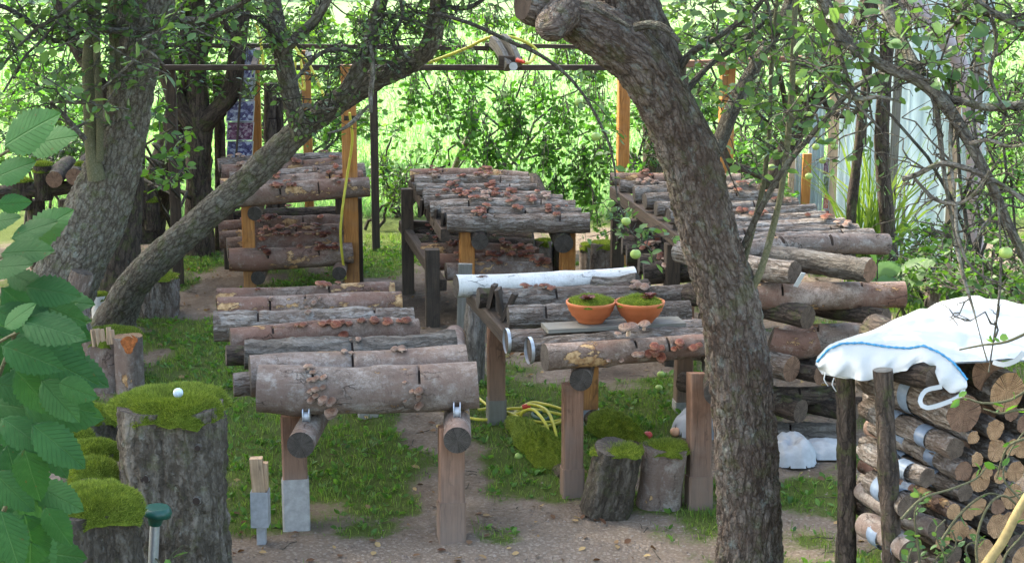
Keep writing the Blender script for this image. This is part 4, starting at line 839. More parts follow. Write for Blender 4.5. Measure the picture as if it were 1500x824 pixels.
# photo panel of laminated prints
pp = empty('photo_panel', P(352, 225, 15.2), 'tall panel of four dark laminated photographs beside the dark tree', 'photo panel')
mb = MB(); beam(mb, P(349, 232, 15.3), P(360, 70, 15.3), .33, .012, up=(1, 0, 0)); mb.V[-1] = mb.V[-1]; mb.build('backing_board', M_DARKW, pp, smooth=False)
def sheet(x0, y0, x1, y1, Y, nm, mt, par, dy=.01):
    a, b, c, d = P(x0, y1, Y - dy), P(x1, y1, Y - dy), P(x1 + 2, y0, Y - dy), P(x0 + 2, y0, Y - dy); mb = MB(); bkk = np.array([[0, 0, 0], [.3, 0, 0], [.3, .25, 0], [0, .25, 0]]); t = np.array([0, .004, 0])
    mb.add(np.array([a, b, c, d, a + t, b + t, c + t, d + t]), [np.array([[0, 1, 2, 3], [4, 7, 6, 5], [0, 4, 5, 1], [1, 5, 6, 2], [2, 6, 7, 3], [3, 7, 4, 0]])], 0, np.vstack([bkk, bkk])); o = mb.build(nm, mt, par, smooth=False)
    # pale laminate edge
    mb = MB()
    for p_, q_ in ((a, b), (b, c), (c, d), (d, a)): tube(mb, [(*(p_ - t), .004), (*(q_ - t), .004)], 4, raw=True)
    mb.build('laminate_edge', M_STEEL, o); return o
for i, (y0, y1, mt) in enumerate(((72, 114, M_PH1), (116, 146, M_PH2), (148, 177, M_PH1), (179, 205, M_PH3), (207, 232, M_PH1))): sheet(330 + (2 if i else 20), y0, 373 - i, y1, 15.2, 'photograph', mt, pp, .0)
# dark upright logs by the panel
for (x, y0, y1, wd, lb) in ((397, 122, 215, 19, 'dark upright log with a flat top between two orange posts'), (320, 110, 300, 17, 'tall dark upright log left of the photo panel'), (410, 143, 215, 12, 'thinner dark upright log behind the forked branch')):
    a = P(x, y1, 15.6); b = P(x - 1, y0, 15.6); a[2] = min(a[2], -.05); make_log(a, b, wd * .5 * px(15.6), 'dark', lb, 'upright logs by the photo panel', (.5, .8), [], name='upright_log', bend=.01)

# ------------------------------------------------------------ greenhouse, right
gh = empty('greenhouse', (3.8, 14.6, 0), 'pale greenhouse of cloudy plastic sheets on wooden posts, right', 'greenhouse')
YG = 14.6
for (x, y0, y1, wd, mt) in ((1158, 225, 330, 8, M_PINEW), (1180, 225, 330, 12, M_POST), (1218, 60, 335, 14, M_PINEW), (1308, 60, 380, 11, M_GREYW), (1395, 70, 390, 12, M_PINEW), (1424, 60, 380, 14, M_GREYW)):
    c = P(x, 250, YG); mb = MB(); beam(mb, (c[0], c[1], -.1), (c[0] + .01, c[1], P(x, y0 if y0 > 100 else -60, YG)[2]), wd * px(YG), .06); mb.build('post', mt, gh, smooth=False)
def film(x0, x1, y0, y1, Y, seed):
    a = P(x0, 300, Y)[0]; b = P(x1, 300, Y)[0]; z1 = P(x0, y0, Y)[2]; z0 = P(x0, y1, Y)[2]; nu, nv = 14, 24; u, v = np.meshgrid(np.linspace(0, 1, nu), np.linspace(0, 1, nv)); u = u.ravel(); v = v.ravel()
    X = a + (b - a) * u; Z = z0 + (z1 - z0) * v; Yy = Y + .05 * (n2(u * 3 + seed, v * 2, seed) - .5) + .02 * np.sin(u * 25)
    i = np.arange(nv - 1)[:, None] * nu; j = np.arange(nu - 1)[None]; Q = np.stack([i + j, i + j + 1, i + nu + j + 1, i + nu + j], 2).reshape(-1, 4)
    V = np.stack([X, Yy, Z], 1); mb = MB().add(V, Q).add(V + (0, .006, 0), Q[:, ::-1]); mb.build('plastic_sheet', M_FILM, gh)
film(1160, 1178, 225, 345, YG + .06, 1); film(1182, 1204, 120, 345, YG + .06, 2); film(1224, 1306, -60, 392, YG + .06, 3); film(1312, 1394, -60, 410, YG + .06, 4); film(1400, 1440, -60, 400, YG + .06, 5)
mb = MB(); beam(mb, P(1150, 345, YG + .1), P(1440, 402, YG + .1), .05, .10); mb.build('sill', M_GREYW, gh, smooth=False)
for i, (y0, y1, mt) in enumerate(((232, 256, M_PH3), (258, 282, M_PH2), (284, 306, M_PH4), (308, 328, M_PH4))): sheet(1205, y0, 1213, y1, YG - .05, 'photograph', mt, gh, 0)
mb = MB(); tube(mb, [(*P(1312, -30, 14.2), .075), (*P(1350, 20, 14.2), .075), (*P(1385, 60, 14.2), .075), (*P(1410, 105, 14.2), .07), (*P(1425, 200, 14.2), .07), (*P(1430, 380, 14.2), .07)], 14, .08)
M_PIPE = mat_plain('pinkish_pipe', (.33, .27, .27), .5, .1); tag(mb.build('bent_pipe', M_PIPE, loc=P(1430, 380, 14.2)), 'pinkish grey pipe bending down by the greenhouse, upper right', 'pipe')

# ------------------------------------------------------------ covered wood pile, right front
GP = 'logs of the covered wood pile'
n_ = unit((.36, -.93, 0)); O_ = np.array(P(1395, 655, 6.53))
def endpt(x, y, off=0.0):
    d = ray(x, y); C0 = np.array([0, 0, CAMH]); t = (O_ + n_ * off - C0).dot(n_) / d.dot(n_); return C0 + d * t
PILE = [(1398, 657, 17, .02, 'furrow', M_END, 'upper long log of the pile with a grey-brown end and two plastic bands', 2, .95),
        (1410, 689, 15, .02, 'furrow', M_ENDR, 'slim banded log just below the upper long one', 2, .9),
        (1412, 721, 14, .03, 'furrow', M_END, 'slim banded log with a weathered end, third down the open side', 2, .95),
        (1412, 605, 31, .0, 'furrow', M_ENDR, 'thick log with a broad brown end under the bag strap', 1, .9),
        (1475, 574, 32, -.05, 'furrow', M_ENDF, 'thickest log with a bright orange end at the top right', 0, .8),
        (1442, 545, 30, -.1, 'dark', M_ENDR, 'dark thick log tucked under the white bag', 0, .8),
        (1463, 628, 17, -.02, 'furrow', M_ENDF, 'orange-ended log right of the thick brown one', 0, .9),
        (1455, 660, 17, -.04, 'furrow', M_ENDF, 'bright-ended log below the first orange-ended one', 0, .9),
        (1432, 672, 12, .0, 'furrow', M_ENDF, 'small orange-ended log between the slim banded logs and the bright one', 0, .9),
        (1435, 704, 17, -.03, 'smooth', M_ENDF, 'round orange-ended log level with the slim banded ones', 0, .9),
        (1432, 741, 16, .0, 'furrow', M_ENDF, 'bright tan-ended log low in the middle of the pile', 0, .9),
        (1481, 727, 20, -.02, 'furrow', M_ENDF, 'yellowish-ended log behind the corkscrew twigs', 0, .9),
        (1399, 748, 13, .05, 'smooth', M_ENDF, 'small orange-ended log at the left of the low rows', 1, .9),
        (1409, 777, 19, .03, 'furrow', M_ENDF, 'big orange-ended log above the leafy bush', 1, .9),
        (1460, 770, 19, -.02, 'furrow', M_ENDF, 'brown-ended log behind the willow stem, low', 0, .9),
        (1490, 690, 17, -.05, 'furrow', M_ENDF, 'orange-ended log at the right picture edge, middle height', 0, .9),
        (1497, 655, 17, -.05, 'furrow', M_ENDF, 'brown-ended log at the right picture edge, above the middle', 0, .9),
        (1500, 622, 16, -.05, 'furrow', M_ENDR, 'reddish-ended log at the right picture edge, upper', 0, .9),
        (1440, 805, 17, .02, 'furrow', M_ENDF, 'orange-ended log at the bottom edge of the picture', 0, .9),
        (1497, 755, 15, -.03, 'furrow', M_ENDF, 'small log end at the right edge, low', 0, .9),
        (1490, 800, 20, -.01, 'dark', M_END, 'dark log at the lower right corner of the pile', 0, .9),
        (1395, 812, 16, .06, 'dark', M_END, 'dark log behind the leafy bush at the bottom of the pile', 1, .9),
        (1449, 690, 12, -.02, 'furrow', M_ENDF, 'small tan-ended log between two larger orange ends, middle', 0, .9),
        (1470, 697, 11, -.03, 'smooth', M_ENDF, 'smallest tan-ended log right of the middle', 0, .9),
        (1418, 752, 11, .02, 'furrow', M_ENDF, 'small tan-ended log right of the small low orange one', 0, .9),
        (1383, 792, 13, .04, 'furrow', M_ENDF, 'tan-ended log low behind the leafy bush', 0, .9),
        (1425, 781, 10, .02, 'furrow', M_ENDF, 'thin tan-ended log beside the big low orange end', 0, .9),
        (1455, 743, 12, -.01, 'furrow', M_ENDR, 'thin reddish-ended log beside the willow stem', 0, .9),
        (1480, 760, 12, -.03, 'smooth', M_ENDF, 'thin pale-ended log right of the willow stem', 0, .9),
        (1478, 655, 13, -.04, 'furrow', M_ENDF, 'tan-ended log below and right of the first orange-ended one', 0, .9),
        (1484, 605, 13, -.06, 'furrow', M_ENDR, 'thin reddish-ended log under the thickest bright one', 0, .9),
        (1428, 640, 11, .0, 'furrow', M_ENDF, 'thin tan-ended log under the thick brown end', 0, .9),
        (1370, 775, 16, .1, 'grey', M_END, 'mottled log sunk between the lower banded logs', 1, .8),
        (1335, 742, 19, .12, 'furrow', M_END, 'banded log on the open side, fourth down', 2, .7),
        (1335, 808, 20, .14, 'grey', M_END, 'pale banded log at the foot of the open side', 2, .7),
        (1352, 700, 15, .1, 'furrow', M_END, 'mossy-looking banded log between the slim ones and the lower ones', 2, .75),
        (1365, 555, 20, .0, 'dark', M_END, 'dark log in the shade of the bag, top left of the pile', 0, .8)]
for (x, y, rp, off, k_, em, lb, tapes, L) in PILE:
    e = endpt(x, y, off)
    while L > .15 and CX + (e - n_ * L)[0] / ((e - n_ * L)[1] / 2290) < 1262 + (y % 9): L -= .03
    r_ = rp * px(e[1]); b_ = e - n_ * L + (0, 0, .0); dx = R.uniform(-.03, .03)
    b_ = b_ + np.array([.93, .36, 0]) * dx - (0, 0, 0)
    o = make_log(b_, e, r_, k_, lb, GP, (), [], (M_ENDG, em), r1=r_, name='firewood_log')
    for q in range(tapes):
        f = (.72, .38)[q] if tapes == 2 else .55; c = b_ + (e - b_) * f; dd = unit(e - b_); rr = r_ * 1.07; mb = MB(); tube(mb, [(*(c - dd * .035), rr), (*(c - dd * .02), rr * 1.02), (*(c + dd * .02), rr), (*(c + dd * .035), rr * 1.01)], 22, raw=True, caps=(None, None), disp=disp_smooth(.003, q)); mb.build('plastic_band', M_TAPE, o)
for i_, (u_, z_) in enumerate([(-.12, .28), (.08, .27), (.28, .28), (.48, .27), (-.08, .09), (.16, .10), (.38, .09), (.58, .10)]):
    e = np.array([1.83, 6.53, z_]) + np.array([.93, .36, 0]) * (u_ + .12); make_log(e - n_ * (.30 if i_ % 4 == 0 else .6), e, .095, ('furrow', 'dark')[i_ % 2], 'log at the foot of the covered pile, %s row, %s from the left' % (('second', 'lowest')[i_ > 3], ('first', 'second', 'third', 'fourth')[i_ % 4]), GP, (), [], (M_ENDG, M_ENDF), name='firewood_log')
# filler rows behind the named ends: logs farther right / hidden rows carry the bag
for (x, y, lb) in ((1540, 600, 'log past the right edge under the bag, upper'), (1545, 690, 'log past the right edge of the pile, middle'), (1420, 640, 'log wedged deep in the shadow under the thick brown one'), (1455, 600, 'log wedged in shadow left of the thickest one')):
    e = endpt(x, y, -.15); make_log(e - n_ * .7, e, .06, 'dark', lb, GP, (), [], (M_ENDG, M_ENDR), name='firewood_log')
for (x0, x1, yt, wd, Y, lb) in ((1240, 1238, 538, 26, 7.02, 'dark upright post at the left corner of the covered pile'), (1318, 1293, 541, 27, 6.38, 'leaning dark post in front of the banded logs')):
    a = P(x0, 830, Y); a[2] = -.05; a = P(x0 + 2, 850, Y) if False else a; b = P(x1, yt, Y); r_ = wd * .57 * px(Y)
    mb = MB(); tube(mb, [(*a, r_ * 1.05), (*(a + (b - a) * .5 + (.008, 0, 0)), r_), (*b, r_ * .97)], 22, .03, disp_furrow(.006, 16, .1, int(x0)), caps=(None, 1)); tag(mb.build('pile_post', [M_DARKBARK, M_GREYW], loc=a), lb, 'post', 'posts of the covered pile')
# white woven bag draped on the pile
def lerp_poly(pts, t):
    pts = np.asarray(pts, float); L = np.concatenate([[0], np.cumsum(np.linalg.norm(np.diff(pts[:, :2], axis=0), axis=1))]); L /= L[-1]; return np.stack([np.interp(t, L, pts[:, k]) for k in range(3)], 1)
hem = [(1196, 532, 6.85), (1204, 545, 6.8), (1240, 552, 6.72), (1290, 550, 6.65), (1330, 545, 6.6), (1362, 536, 6.55), (1400, 530, 6.5), (1440, 528, 6.45), (1480, 524, 6.45), (1540, 530, 6.5)]
mid1 = [(1196, 526, 6.88), (1214, 506, 6.86), (1250, 500, 6.85), (1300, 498, 6.85), (1335, 500, 6.8), (1370, 498, 6.75), (1405, 502, 6.7), (1440, 505, 6.7), (1480, 500, 6.7), (1545, 500, 6.7)]
rid = [(1200, 520, 6.92), (1225, 500, 7.0), (1270, 486, 7.1), (1310, 472, 7.2), (1350, 456, 7.3), (1390, 445, 7.35), (1430, 440, 7.4), (1470, 443, 7.4), (1500, 448, 7.4), (1550, 450, 7.4)]
bak = [(1205, 530, 7.0), (1235, 512, 7.3), (1280, 500, 7.5), (1320, 488, 7.6), (1360, 470, 7.7), (1395, 462, 7.75), (1430, 458, 7.8), (1470, 460, 7.8), (1510, 462, 7.8), (1550, 464, 7.8)]
nu, nv = 90, 46; tu = np.linspace(0, 1, nu); rows = [np.array([P(*q) for q in lerp_poly(k_, tu)]) for k_ in (hem, mid1, rid, bak)]
mv = []
for v in np.linspace(0, 3, nv):
    k_ = min(2, int(v)); f = v - k_; a, b = rows[k_], rows[k_ + 1]; p0 = rows[k_ - 1] if k_ else 2 * a - b; p3 = rows[k_ + 2] if k_ < 2 else 2 * b - a
    mv.append(.5 * (2 * a + (b - p0) * f + (2 * p0 - 5 * a + 4 * b - p3) * f * f + (3 * a - p0 - 3 * b + p3) * f ** 3))
Vb = np.concatenate(mv); Vg = np.repeat(np.linspace(0, 1, nv), nu); Ug = np.tile(tu, nv)
wq = n2(Ug * 3.2, Vg * 2.2, 72); wr = (n2(Ug * 4 + Vg * 2, Vg * 3, 70, 2) - .5) * .07 + .022 * (np.abs(np.sin(Ug * 9 + Vg * 4 + 6 * wq)) ** .7 - .6) + .008 * (np.abs(np.sin(Ug * 24 - Vg * 8 + 9 * wq)) - .6)
Vb[:, 2] += wr * np.clip(.3 + Vg, 0, 1); Vb[:, 1] -= wr * .8
bag = empty('woven_bag', P(1350, 500, 6.9), 'big white woven bag with blue stitched hem draped over the log pile', 'bag')
i = np.arange(nv - 1)[:, None] * nu; j = np.arange(nu - 1)[None]; Qb = np.stack([i + j, i + j + 1, i + nu + j + 1, i + nu + j], 2).reshape(-1, 4)
MB().add(Vb, Qb).add(Vb - (0, -.004, .008), Qb[:, ::-1]).build('bag_cloth', M_CLOTH, bag)
# front folded flap with the blue seam
seam = [(1196, 530, 6.78), (1212, 512, 6.74), (1232, 503, 6.72), (1262, 502, 6.7), (1300, 508, 6.66), (1330, 510, 6.62), (1352, 506, 6.58), (1375, 516, 6.54), (1395, 530, 6.5), (1408, 545, 6.48), (1416, 556, 6.46)]
low = [(1198, 540, 6.80), (1215, 548, 6.72), (1240, 552, 6.68), (1270, 556, 6.64), (1300, 550, 6.6), (1326, 540, 6.57), (1352, 528, 6.53), (1368, 538, 6.5), (1374, 560, 6.47), (1390, 574, 6.45), (1412, 572, 6.44)]
nu2, nv2 = 70, 14; tu2 = np.linspace(0, 1, nu2); A_ = np.array([P(*q) for q in lerp_poly(seam, tu2)]); B_ = np.array([P(*q) for q in lerp_poly(low, tu2)]); v2 = np.linspace(0, 1, nv2)[:, None, None]
Vf = (A_ * (1 - v2) + B_ * v2); Vf[..., 1] -= .035 * np.abs(n2((tu2[None] * 9 + v2[..., 0] * 2).ravel(), (v2[..., 0] * 1.2 + tu2[None] * 3).ravel(), 75) - .5).reshape(nv2, nu2) * 2 * v2[..., 0] + .02 * np.sin(v2[..., 0] * PI) + .012 * np.sin(tu2[None] * 45 + v2[..., 0] * 3) * v2[..., 0]; Vf = Vf.reshape(-1, 3); i = np.arange(nv2 - 1)[:, None] * nu2; j = np.arange(nu2 - 1)[None]; Qf = np.stack([i + j, i + nu2 + j, i + nu2 + j + 1, i + j + 1], 2).reshape(-1, 4)
MB().add(Vf, Qf).add(Vf + (0, .006, 0), Qf[:, ::-1]).build('flap', M_CLOTH, bag)
mb = MB(); s_ = A_ + (0, -.008, .003); tube(mb, np.column_stack([s_, .0045 + .0015 * np.sin(np.arange(nu2) * 2.2)]), 6, raw=True); mb.build('blue_hem', M_BLUE, bag)
def strap(pts, w_, nm='strap'):
    q = catmull(np.array([(*P(*p_[:3]), p_[3]) for p_ in pts]), .02); mb = MB(); C = q[:, :3]; ww = q[:, 3] * w_; T, N, B = frames(C); up = np.cross(T, np.array([0, -1., 0])); up /= np.linalg.norm(up, axis=1)[:, None]
    n = len(C); V = np.concatenate([C + up * ww[:, None], C - up * ww[:, None]]); k_ = np.arange(n - 1); Q = np.stack([k_, k_ + 1, n + k_ + 1, n + k_], 1); mb.add(V, Q).add(V + (0, .006, 0), Q[:, ::-1]); return mb.build(nm, M_CLOTH, bag)
strap([(1412, 560, 6.44, 1), (1408, 578, 6.42, 1), (1385, 590, 6.4, 1), (1358, 597, 6.4, 1), (1348, 588, 6.42, 1), (1356, 572, 6.44, 1), (1380, 566, 6.44, 1)], .009)
strap([(1500, 515, 6.4, 1), (1490, 527, 6.4, 1), (1470, 534, 6.42, 1), (1455, 530, 6.45, 1)], .010)
mb = MB()
for (x, y) in ((1210, 545), (1222, 553)): tube(mb, [(*P(x, y, 6.75), .003), (*P(x - 3, y + 10, 6.74), .003), (*P(x + 3, y + 20, 6.74), .002)], 4, .02)
mb.build('loose_thread', M_CLOTH, bag)
# ------------------------------------------------------------ big trees
def limb(pts, Y0, Y1, sides, sp, disp, mat, nm, par, base=None, caps=(None, 0), wmul=1.0, ends=M_ENDG, kind=None):
    """pts: (px, py, width px); depth runs Y0..Y1 along it"""
    n = len(pts); q = []
    for i, (x, y, wd) in enumerate(pts):
        Y = Y0 + (Y1 - Y0) * i / max(1, n - 1); p_ = P(x, y, Y); q.append((*p_, wd * .5 * px(Y) * wmul))
    if base is not None: q = list(base) + q
    mb = MB(); tube(mb, q, sides, sp, disp, caps=(None, 1)); return mb.build(nm, [mat, ends], par), np.array(q)
def twigs_on(mbT, mbL, q, n, ln, leaf, dens, rs_, up=.2, lvr=(.2, .9), t0=.0, t1=1.0, r=.006, sub=2, simple=False, droop=.3):
    """side twigs with leaves on a limb polyline q (x,y,z,r)"""
    Q = catmull(q, .05)
    for _ in range(n):
        a = Q[int(rs_.uniform(t0, t1) * (len(Q) - 1))][:3]; d = unit(rs_.normal(0, 1, 3) * (1, 1, .7) + (0, 0, up)); L = ln * rs_.uniform(.4, 1.3)
        p = twig(mbT, a, a + d * L, r, r * .4, .06, .07, rs_, 4, 6)
        if mbL is not None and dens: spray(mbL, mbT, p, leaf, dens, rs_, lvr, droop, simple, rad=leaf)
        for _ in range(sub):
            b = p[rs_.randint(2, 6)]; d2 = unit(d + rs_.normal(0, .8, 3)); p2 = twig(mbT, b, b + d2 * L * .5, r * .55, r * .25, .05, .07, rs_, 3, 4)
            if mbL is not None and dens: spray(mbL, mbT, p2, leaf, dens, rs_, lvr, droop, simple, rad=leaf)
rs = np.random.RandomState(101)
# ---- right apple tree in the foreground
ta = empty('apple_tree', PZ(1097, 868), 'big old apple tree leaning left across the middle right, cut limb at its top', 'tree')
TR = [(1097, 830, 102), (1096, 740, 94), (1092, 650, 92), (1084, 560, 91), (1070, 460, 87), (1050, 380, 85), (1027, 300, 82), (1003, 220, 80), (972, 145, 80), (930, 85, 84), (872, 42, 78), (820, 14, 62), (784, 2, 50)]
b0 = PZ(1097, 868)
_, qT = limb(TR, 7.33, 7.05, 150, .012, (lambda f, h: (lambda bk, th: f(bk, th) + h(bk, th)))(disp_furrow(.011, 30, .3, 3), disp_smooth(.012, 8)), M_TRUNK, 'trunk', ta, base=[(P(1099, 830, 7.33)[0], 7.33, -.2, .185)], ends=M_CUT)
limb([(990, 190, 60), (968, 120, 78), (945, 60, 84), (925, 10, 84), (905, -50, 80), (885, -160, 70), (870, -320, 52), (880, -480, 34)], 7.25, 7.1, 90, .02, disp_furrow(.011, 30, .3, 5), M_TRUNK, 'branch', ta)
mb = MB(); q = P(806, 42, 6.86); tube(mb, [(*P(822, 20, 7.0), .085), (*P(810, 35, 6.92), .075), (*q, .055), (*P(803, 44, 6.83), .030), (*P(803, 44, 6.845), .012)], 28, .015, disp_smooth(.005, 2), caps=(None, 0)); mb.build('pruning_knot', M_TRUNK, ta)
mb = MB(); tube(mb, [(*P(800, 10, 7.05), .1), (*P(778, 4, 7.0), .095), (*P(766, 2, 6.98), .08)], 30, .015, disp_smooth(.008, 4), caps=(None, 1)); mb.build('pruning_knot', [M_TRUNK, M_CUT], ta)
mbT, mbL = MB(), MB()
BR = [([(1040, 232, 26), (1055, 205, 24), (1075, 155, 23), (1110, 90, 20), (1150, 20, 18), (1180, -60, 14)], 7.25, 7.9),
      ([(1098, 425, 14), (1112, 402, 11), (1128, 350, 10), (1146, 270, 9), (1158, 160, 9), (1163, 60, 8), (1166, -30, 7)], 7.2, 7.1),
      ([(1090, 385, 9), (1104, 330, 8), (1118, 270, 8), (1128, 180, 7), (1130, 90, 6), (1140, -20, 5)], 7.2, 7.3),
      ([(1090, 360, 10), (1112, 310, 9), (1150, 245, 9), (1200, 185, 8), (1250, 130, 7), (1300, 100, 5)], 7.2, 6.7),
      ([(985, 120, 16), (1010, 80, 11), (1050, 55, 9), (1100, 20, 8), (1130, -20, 6)], 7.2, 7.0),
      ([(1000, 140, 10), (1040, 95, 9), (1090, 60, 8), (1140, 10, 6)], 7.2, 7.6),
      ([(930, 40, 14), (955, 36, 13), (975, 42, 11), (995, 60, 6)], 6.9, 6.8), ([(945, 45, 9), (975, 85, 9), (1005, 130, 8), (1030, 175, 7), (1050, 210, 5), (1068, 250, 4)], 6.9, 6.85),
      ([(1050, 218, 4), (1062, 235, 4), (1072, 262, 3), (1085, 290, 2)], 6.9, 6.9), ([(870, 12, 8), (905, 30, 8), (925, 40, 5)], 6.85, 6.8)]
for i, (pts, y0, y1) in enumerate(BR):
    o, q = limb(pts, y0, y1, 14, .03, disp_smooth(.002, i), M_TWIG if i not in (1, 2) else M_SPROUT, 'branch', ta)
    if i < 6: twigs_on(mbT, mbL, q, 9 if i in (0, 3, 4, 5) else 4, .35, .055, 26, rs, .2, (.15, .9), .3 if i else .4)
# crown above the picture: limbs and leafy twigs that roof the yard
for (x, y, z, r_, nt) in ((1.1, 7.3, 3.9, 1.5, 60), (-.4, 7.0, 3.7, 1.2, 36), (2.6, 8.4, 4.1, 1.5, 60), (.6, 8.8, 4.4, 1.5, 50), (2.0, 6.2, 4.2, 1.3, 40)):
    twig(mbT, (.75, 7.2, 3.0), (x, y, z), .05, .02, .05, .03, rs, 7, 8); clump(mbL, mbT, (x, y, z), (r_, r_, .75), nt, .062, 24, rs, simple=True, tr=.009)
mbT.build('twigs', M_TWIG, ta, kind='stuff'); mbL.build('foliage', M_LF_APPLE, ta, kind='stuff')

# ---- apple tree off the right edge whose lichened limbs hang into the picture
tb = empty('apple_tree', (3.35, 6.4, 0), 'apple tree at the right edge whose lichened crooked branches hang across the corner', 'tree')
mb = MB(); tube(mb, [(3.35, 6.4, -.1, .2), (3.3, 6.4, .8, .16), (3.1, 6.35, 1.8, .14), (2.7, 6.2, 2.6, .12), (2.0, 6.1, 3.0, .10), (1.4, 6.1, 3.1, .07)], 30, .05, disp_furrow(.008, 30, .3, 12), caps=(None, 0)); mb.build('trunk', M_TRUNK2, tb)
mbT, mbL = MB(), MB()
BR = [([(1190, -50, 20), (1210, 10, 19), (1235, 55, 18), (1285, 92, 18), (1345, 118, 18), (1382, 150, 20), (1418, 205, 17), (1452, 270, 16), (1480, 335, 15), (1500, 375, 14), (1530, 430, 12)], 6.1, 5.8),
      ([(1280, -40, 18), (1305, 30, 18), (1325, 70, 17), (1350, 112, 15)], 6.3, 6.05), ([(1375, 140, 12), (1410, 148, 11), (1455, 158, 11), (1530, 146, 10)], 6.0, 5.9),
      ([(1368, 132, 9), (1376, 190, 8), (1384, 260, 7), (1396, 330, 6), (1410, 400, 5), (1425, 450, 4), (1438, 500, 3), (1446, 528, 2)], 6.0, 5.8),
      ([(1322, 262, 9), (1345, 255, 8), (1378, 240, 8), (1420, 248, 8), (1462, 268, 7), (1510, 300, 8)], 5.9, 5.8), ([(1340, 262, 5), (1370, 292, 6), (1405, 298, 6), (1430, 280, 5), (1450, 250, 4)], 5.9, 5.7),
      ([(1400, 298, 5), (1402, 340, 5), (1415, 380, 4), (1440, 405, 4), (1470, 415, 3)], 5.8, 5.7), ([(1462, 290, 5), (1466, 380, 4), (1462, 450, 3), (1452, 520, 2), (1448, 545, 2)], 5.75, 5.7),
      ([(1400, -30, 12), (1440, 10, 11), (1480, 30, 12), (1530, 50, 11)], 6.0, 5.9), ([(1445, 5, 8), (1460, 60, 7), (1450, 110, 6), (1470, 160, 5)], 6.0, 6.0),
      ([(1385, 50, 5), (1410, 20, 6), (1425, -20, 6)], 6.0, 6.0), ([(1200, 100, 5), (1230, 130, 5), (1252, 145, 6), (1290, 142, 4), (1320, 150, 3)], 6.0, 6.0), ([(1225, 60, 8), (1240, 110, 7), (1255, 150, 6), (1290, 190, 3)], 6.1, 6.0),
      ([(1420, 210, 6), (1450, 205, 5), (1480, 215, 4), (1520, 205, 4)], 5.8, 5.7), ([(1395, 165, 7), (1392, 220, 6), (1398, 290, 4)], 6.0, 5.8), ([(1475, 300, 6), (1440, 330, 4), (1430, 360, 3)], 5.8, 5.7)]
for i, (pts, y0, y1) in enumerate(BR):
    o, q = limb(pts, y0, y1, 12, .025, disp_smooth(.003, 20 + i), M_TRUNK2, 'branch', tb)
    twigs_on(mbT, mbL, q, (18, 8, 9, 5, 8, 6, 5, 3, 8, 8, 5, 5, 8, 6, 5, 4)[i], .2, .055, 0, rs, .1, (.25, .95), .05, 1, r=.0045, sub=3)
    if i in (0, 1, 2, 8, 9, 10, 11, 12): twigs_on(mbT, mbL, q, (14, 8, 10, 0, 0, 0, 0, 0, 9, 5, 5, 6, 6)[i], .22, .074, 12, rs, .2, (.25, .95), .0, .75 if i else .45, r=.004, sub=1)
for (x, y, z, r_, nt) in ((2.6, 6.3, 3.6, 1.0, 30), (3.6, 7.2, 3.8, 1.3, 36), (3.9, 8.8, 4.2, 1.5, 40)): twig(mbT, (2.7, 6.2, 2.6), (x, y, z), .05, .02, .05, .03, rs, 7, 8); clump(mbL, mbT, (x, y, z), (r_, r_, .7), nt, .062, 22, rs, simple=True, tr=.009)
mbT.build('twigs', M_TWIG, tb, kind='stuff'); mbL.build('foliage', M_LF_APPLE, tb, kind='stuff')

# ---- thick left tree
tl = empty('pear_tree', PZ(75, 508), 'thickest tree trunk at the left, grey flaking bark, leaning right', 'tree')
b0 = PZ(78, 512)
_, qL = limb([(76, 468, 104), (90, 425, 96), (113, 370, 94), (140, 312, 90), (162, 255, 80), (180, 190, 70), (193, 120, 68), (205, 50, 74), (215, 0, 78), (224, -60, 76), (235, -200, 60), (240, -330, 40)], 11.3, 10.9, 130, .02, (lambda f, h: (lambda bk, th: f(bk, th) + h(bk, th)))(disp_furrow(.013, 26, .34, 7), disp_smooth(.018, 6)), M_TRUNK2, 'trunk', tl, base=[(b0[0] - .05, b0[1], -.12, .34), (b0[0], b0[1] - .02, .08, .28)])
mbT, mbL = MB(), MB()
for i, (pts, y0, y1, m_) in enumerate([([(142, 262, 26), (134, 215, 19), (131, 150, 18), (130, 90, 19), (136, 40, 20), (140, -40, 20)], 10.9, 10.7, M_SPROUT), ([(146, 235, 12), (146, 180, 10), (143, 100, 11), (140, 30, 10), (138, -40, 9)], 10.85, 10.6, M_SPROUT),
        ([(170, 170, 20), (140, 110, 20), (118, 80, 20), (95, 30, 18), (78, -40, 16)], 11.0, 11.4, M_DARKBARK), ([(166, 140, 8), (164, 60, 8), (160, -20, 8)], 10.7, 10.5, M_SPROUT), ([(172, 100, 8), (170, 30, 7), (168, -30, 7)], 10.7, 10.4, M_SPROUT),
        ([(120, 45, 9), (80, 60, 8), (40, 30, 8), (5, 10, 7), (-30, 5, 7)], 10.8, 10.2, M_TWIG), ([(200, 50, 12), (250, 30, 10), (300, 28, 8), (345, 10, 7), (380, -10, 6)], 10.6, 10.0, M_TWIG), ([(125, 205, 9), (90, 165, 7), (75, 150, 6), (110, 150, 5), (138, 150, 6)], 10.6, 10.4, M_TRUNK2),
        ([(200, 45, 8), (165, 45, 9), (125, 40, 6)], 10.6, 10.4, M_TRUNK2), ([(150, 130, 5), (185, 100, 6), (215, 75, 7), (240, 95, 4)], 10.5, 10.3, M_TRUNK2), ([(5, 135, 4), (35, 85, 4), (60, 60, 5), (85, 30, 5)], 10.4, 10.4, M_TWIG), ([(0, 100, 4), (45, 50, 6), (90, 20, 6), (130, -10, 5)], 10.4, 10.4, M_TWIG)]):
    o, q = limb(pts, y0, y1, 14, .04, disp_smooth(.003, 40 + i), m_, 'branch', tl)
    if i > 1: twigs_on(mbT, mbL, q, 10, .4, .066, 15, rs, .1, (.15, .9), .15, 1)
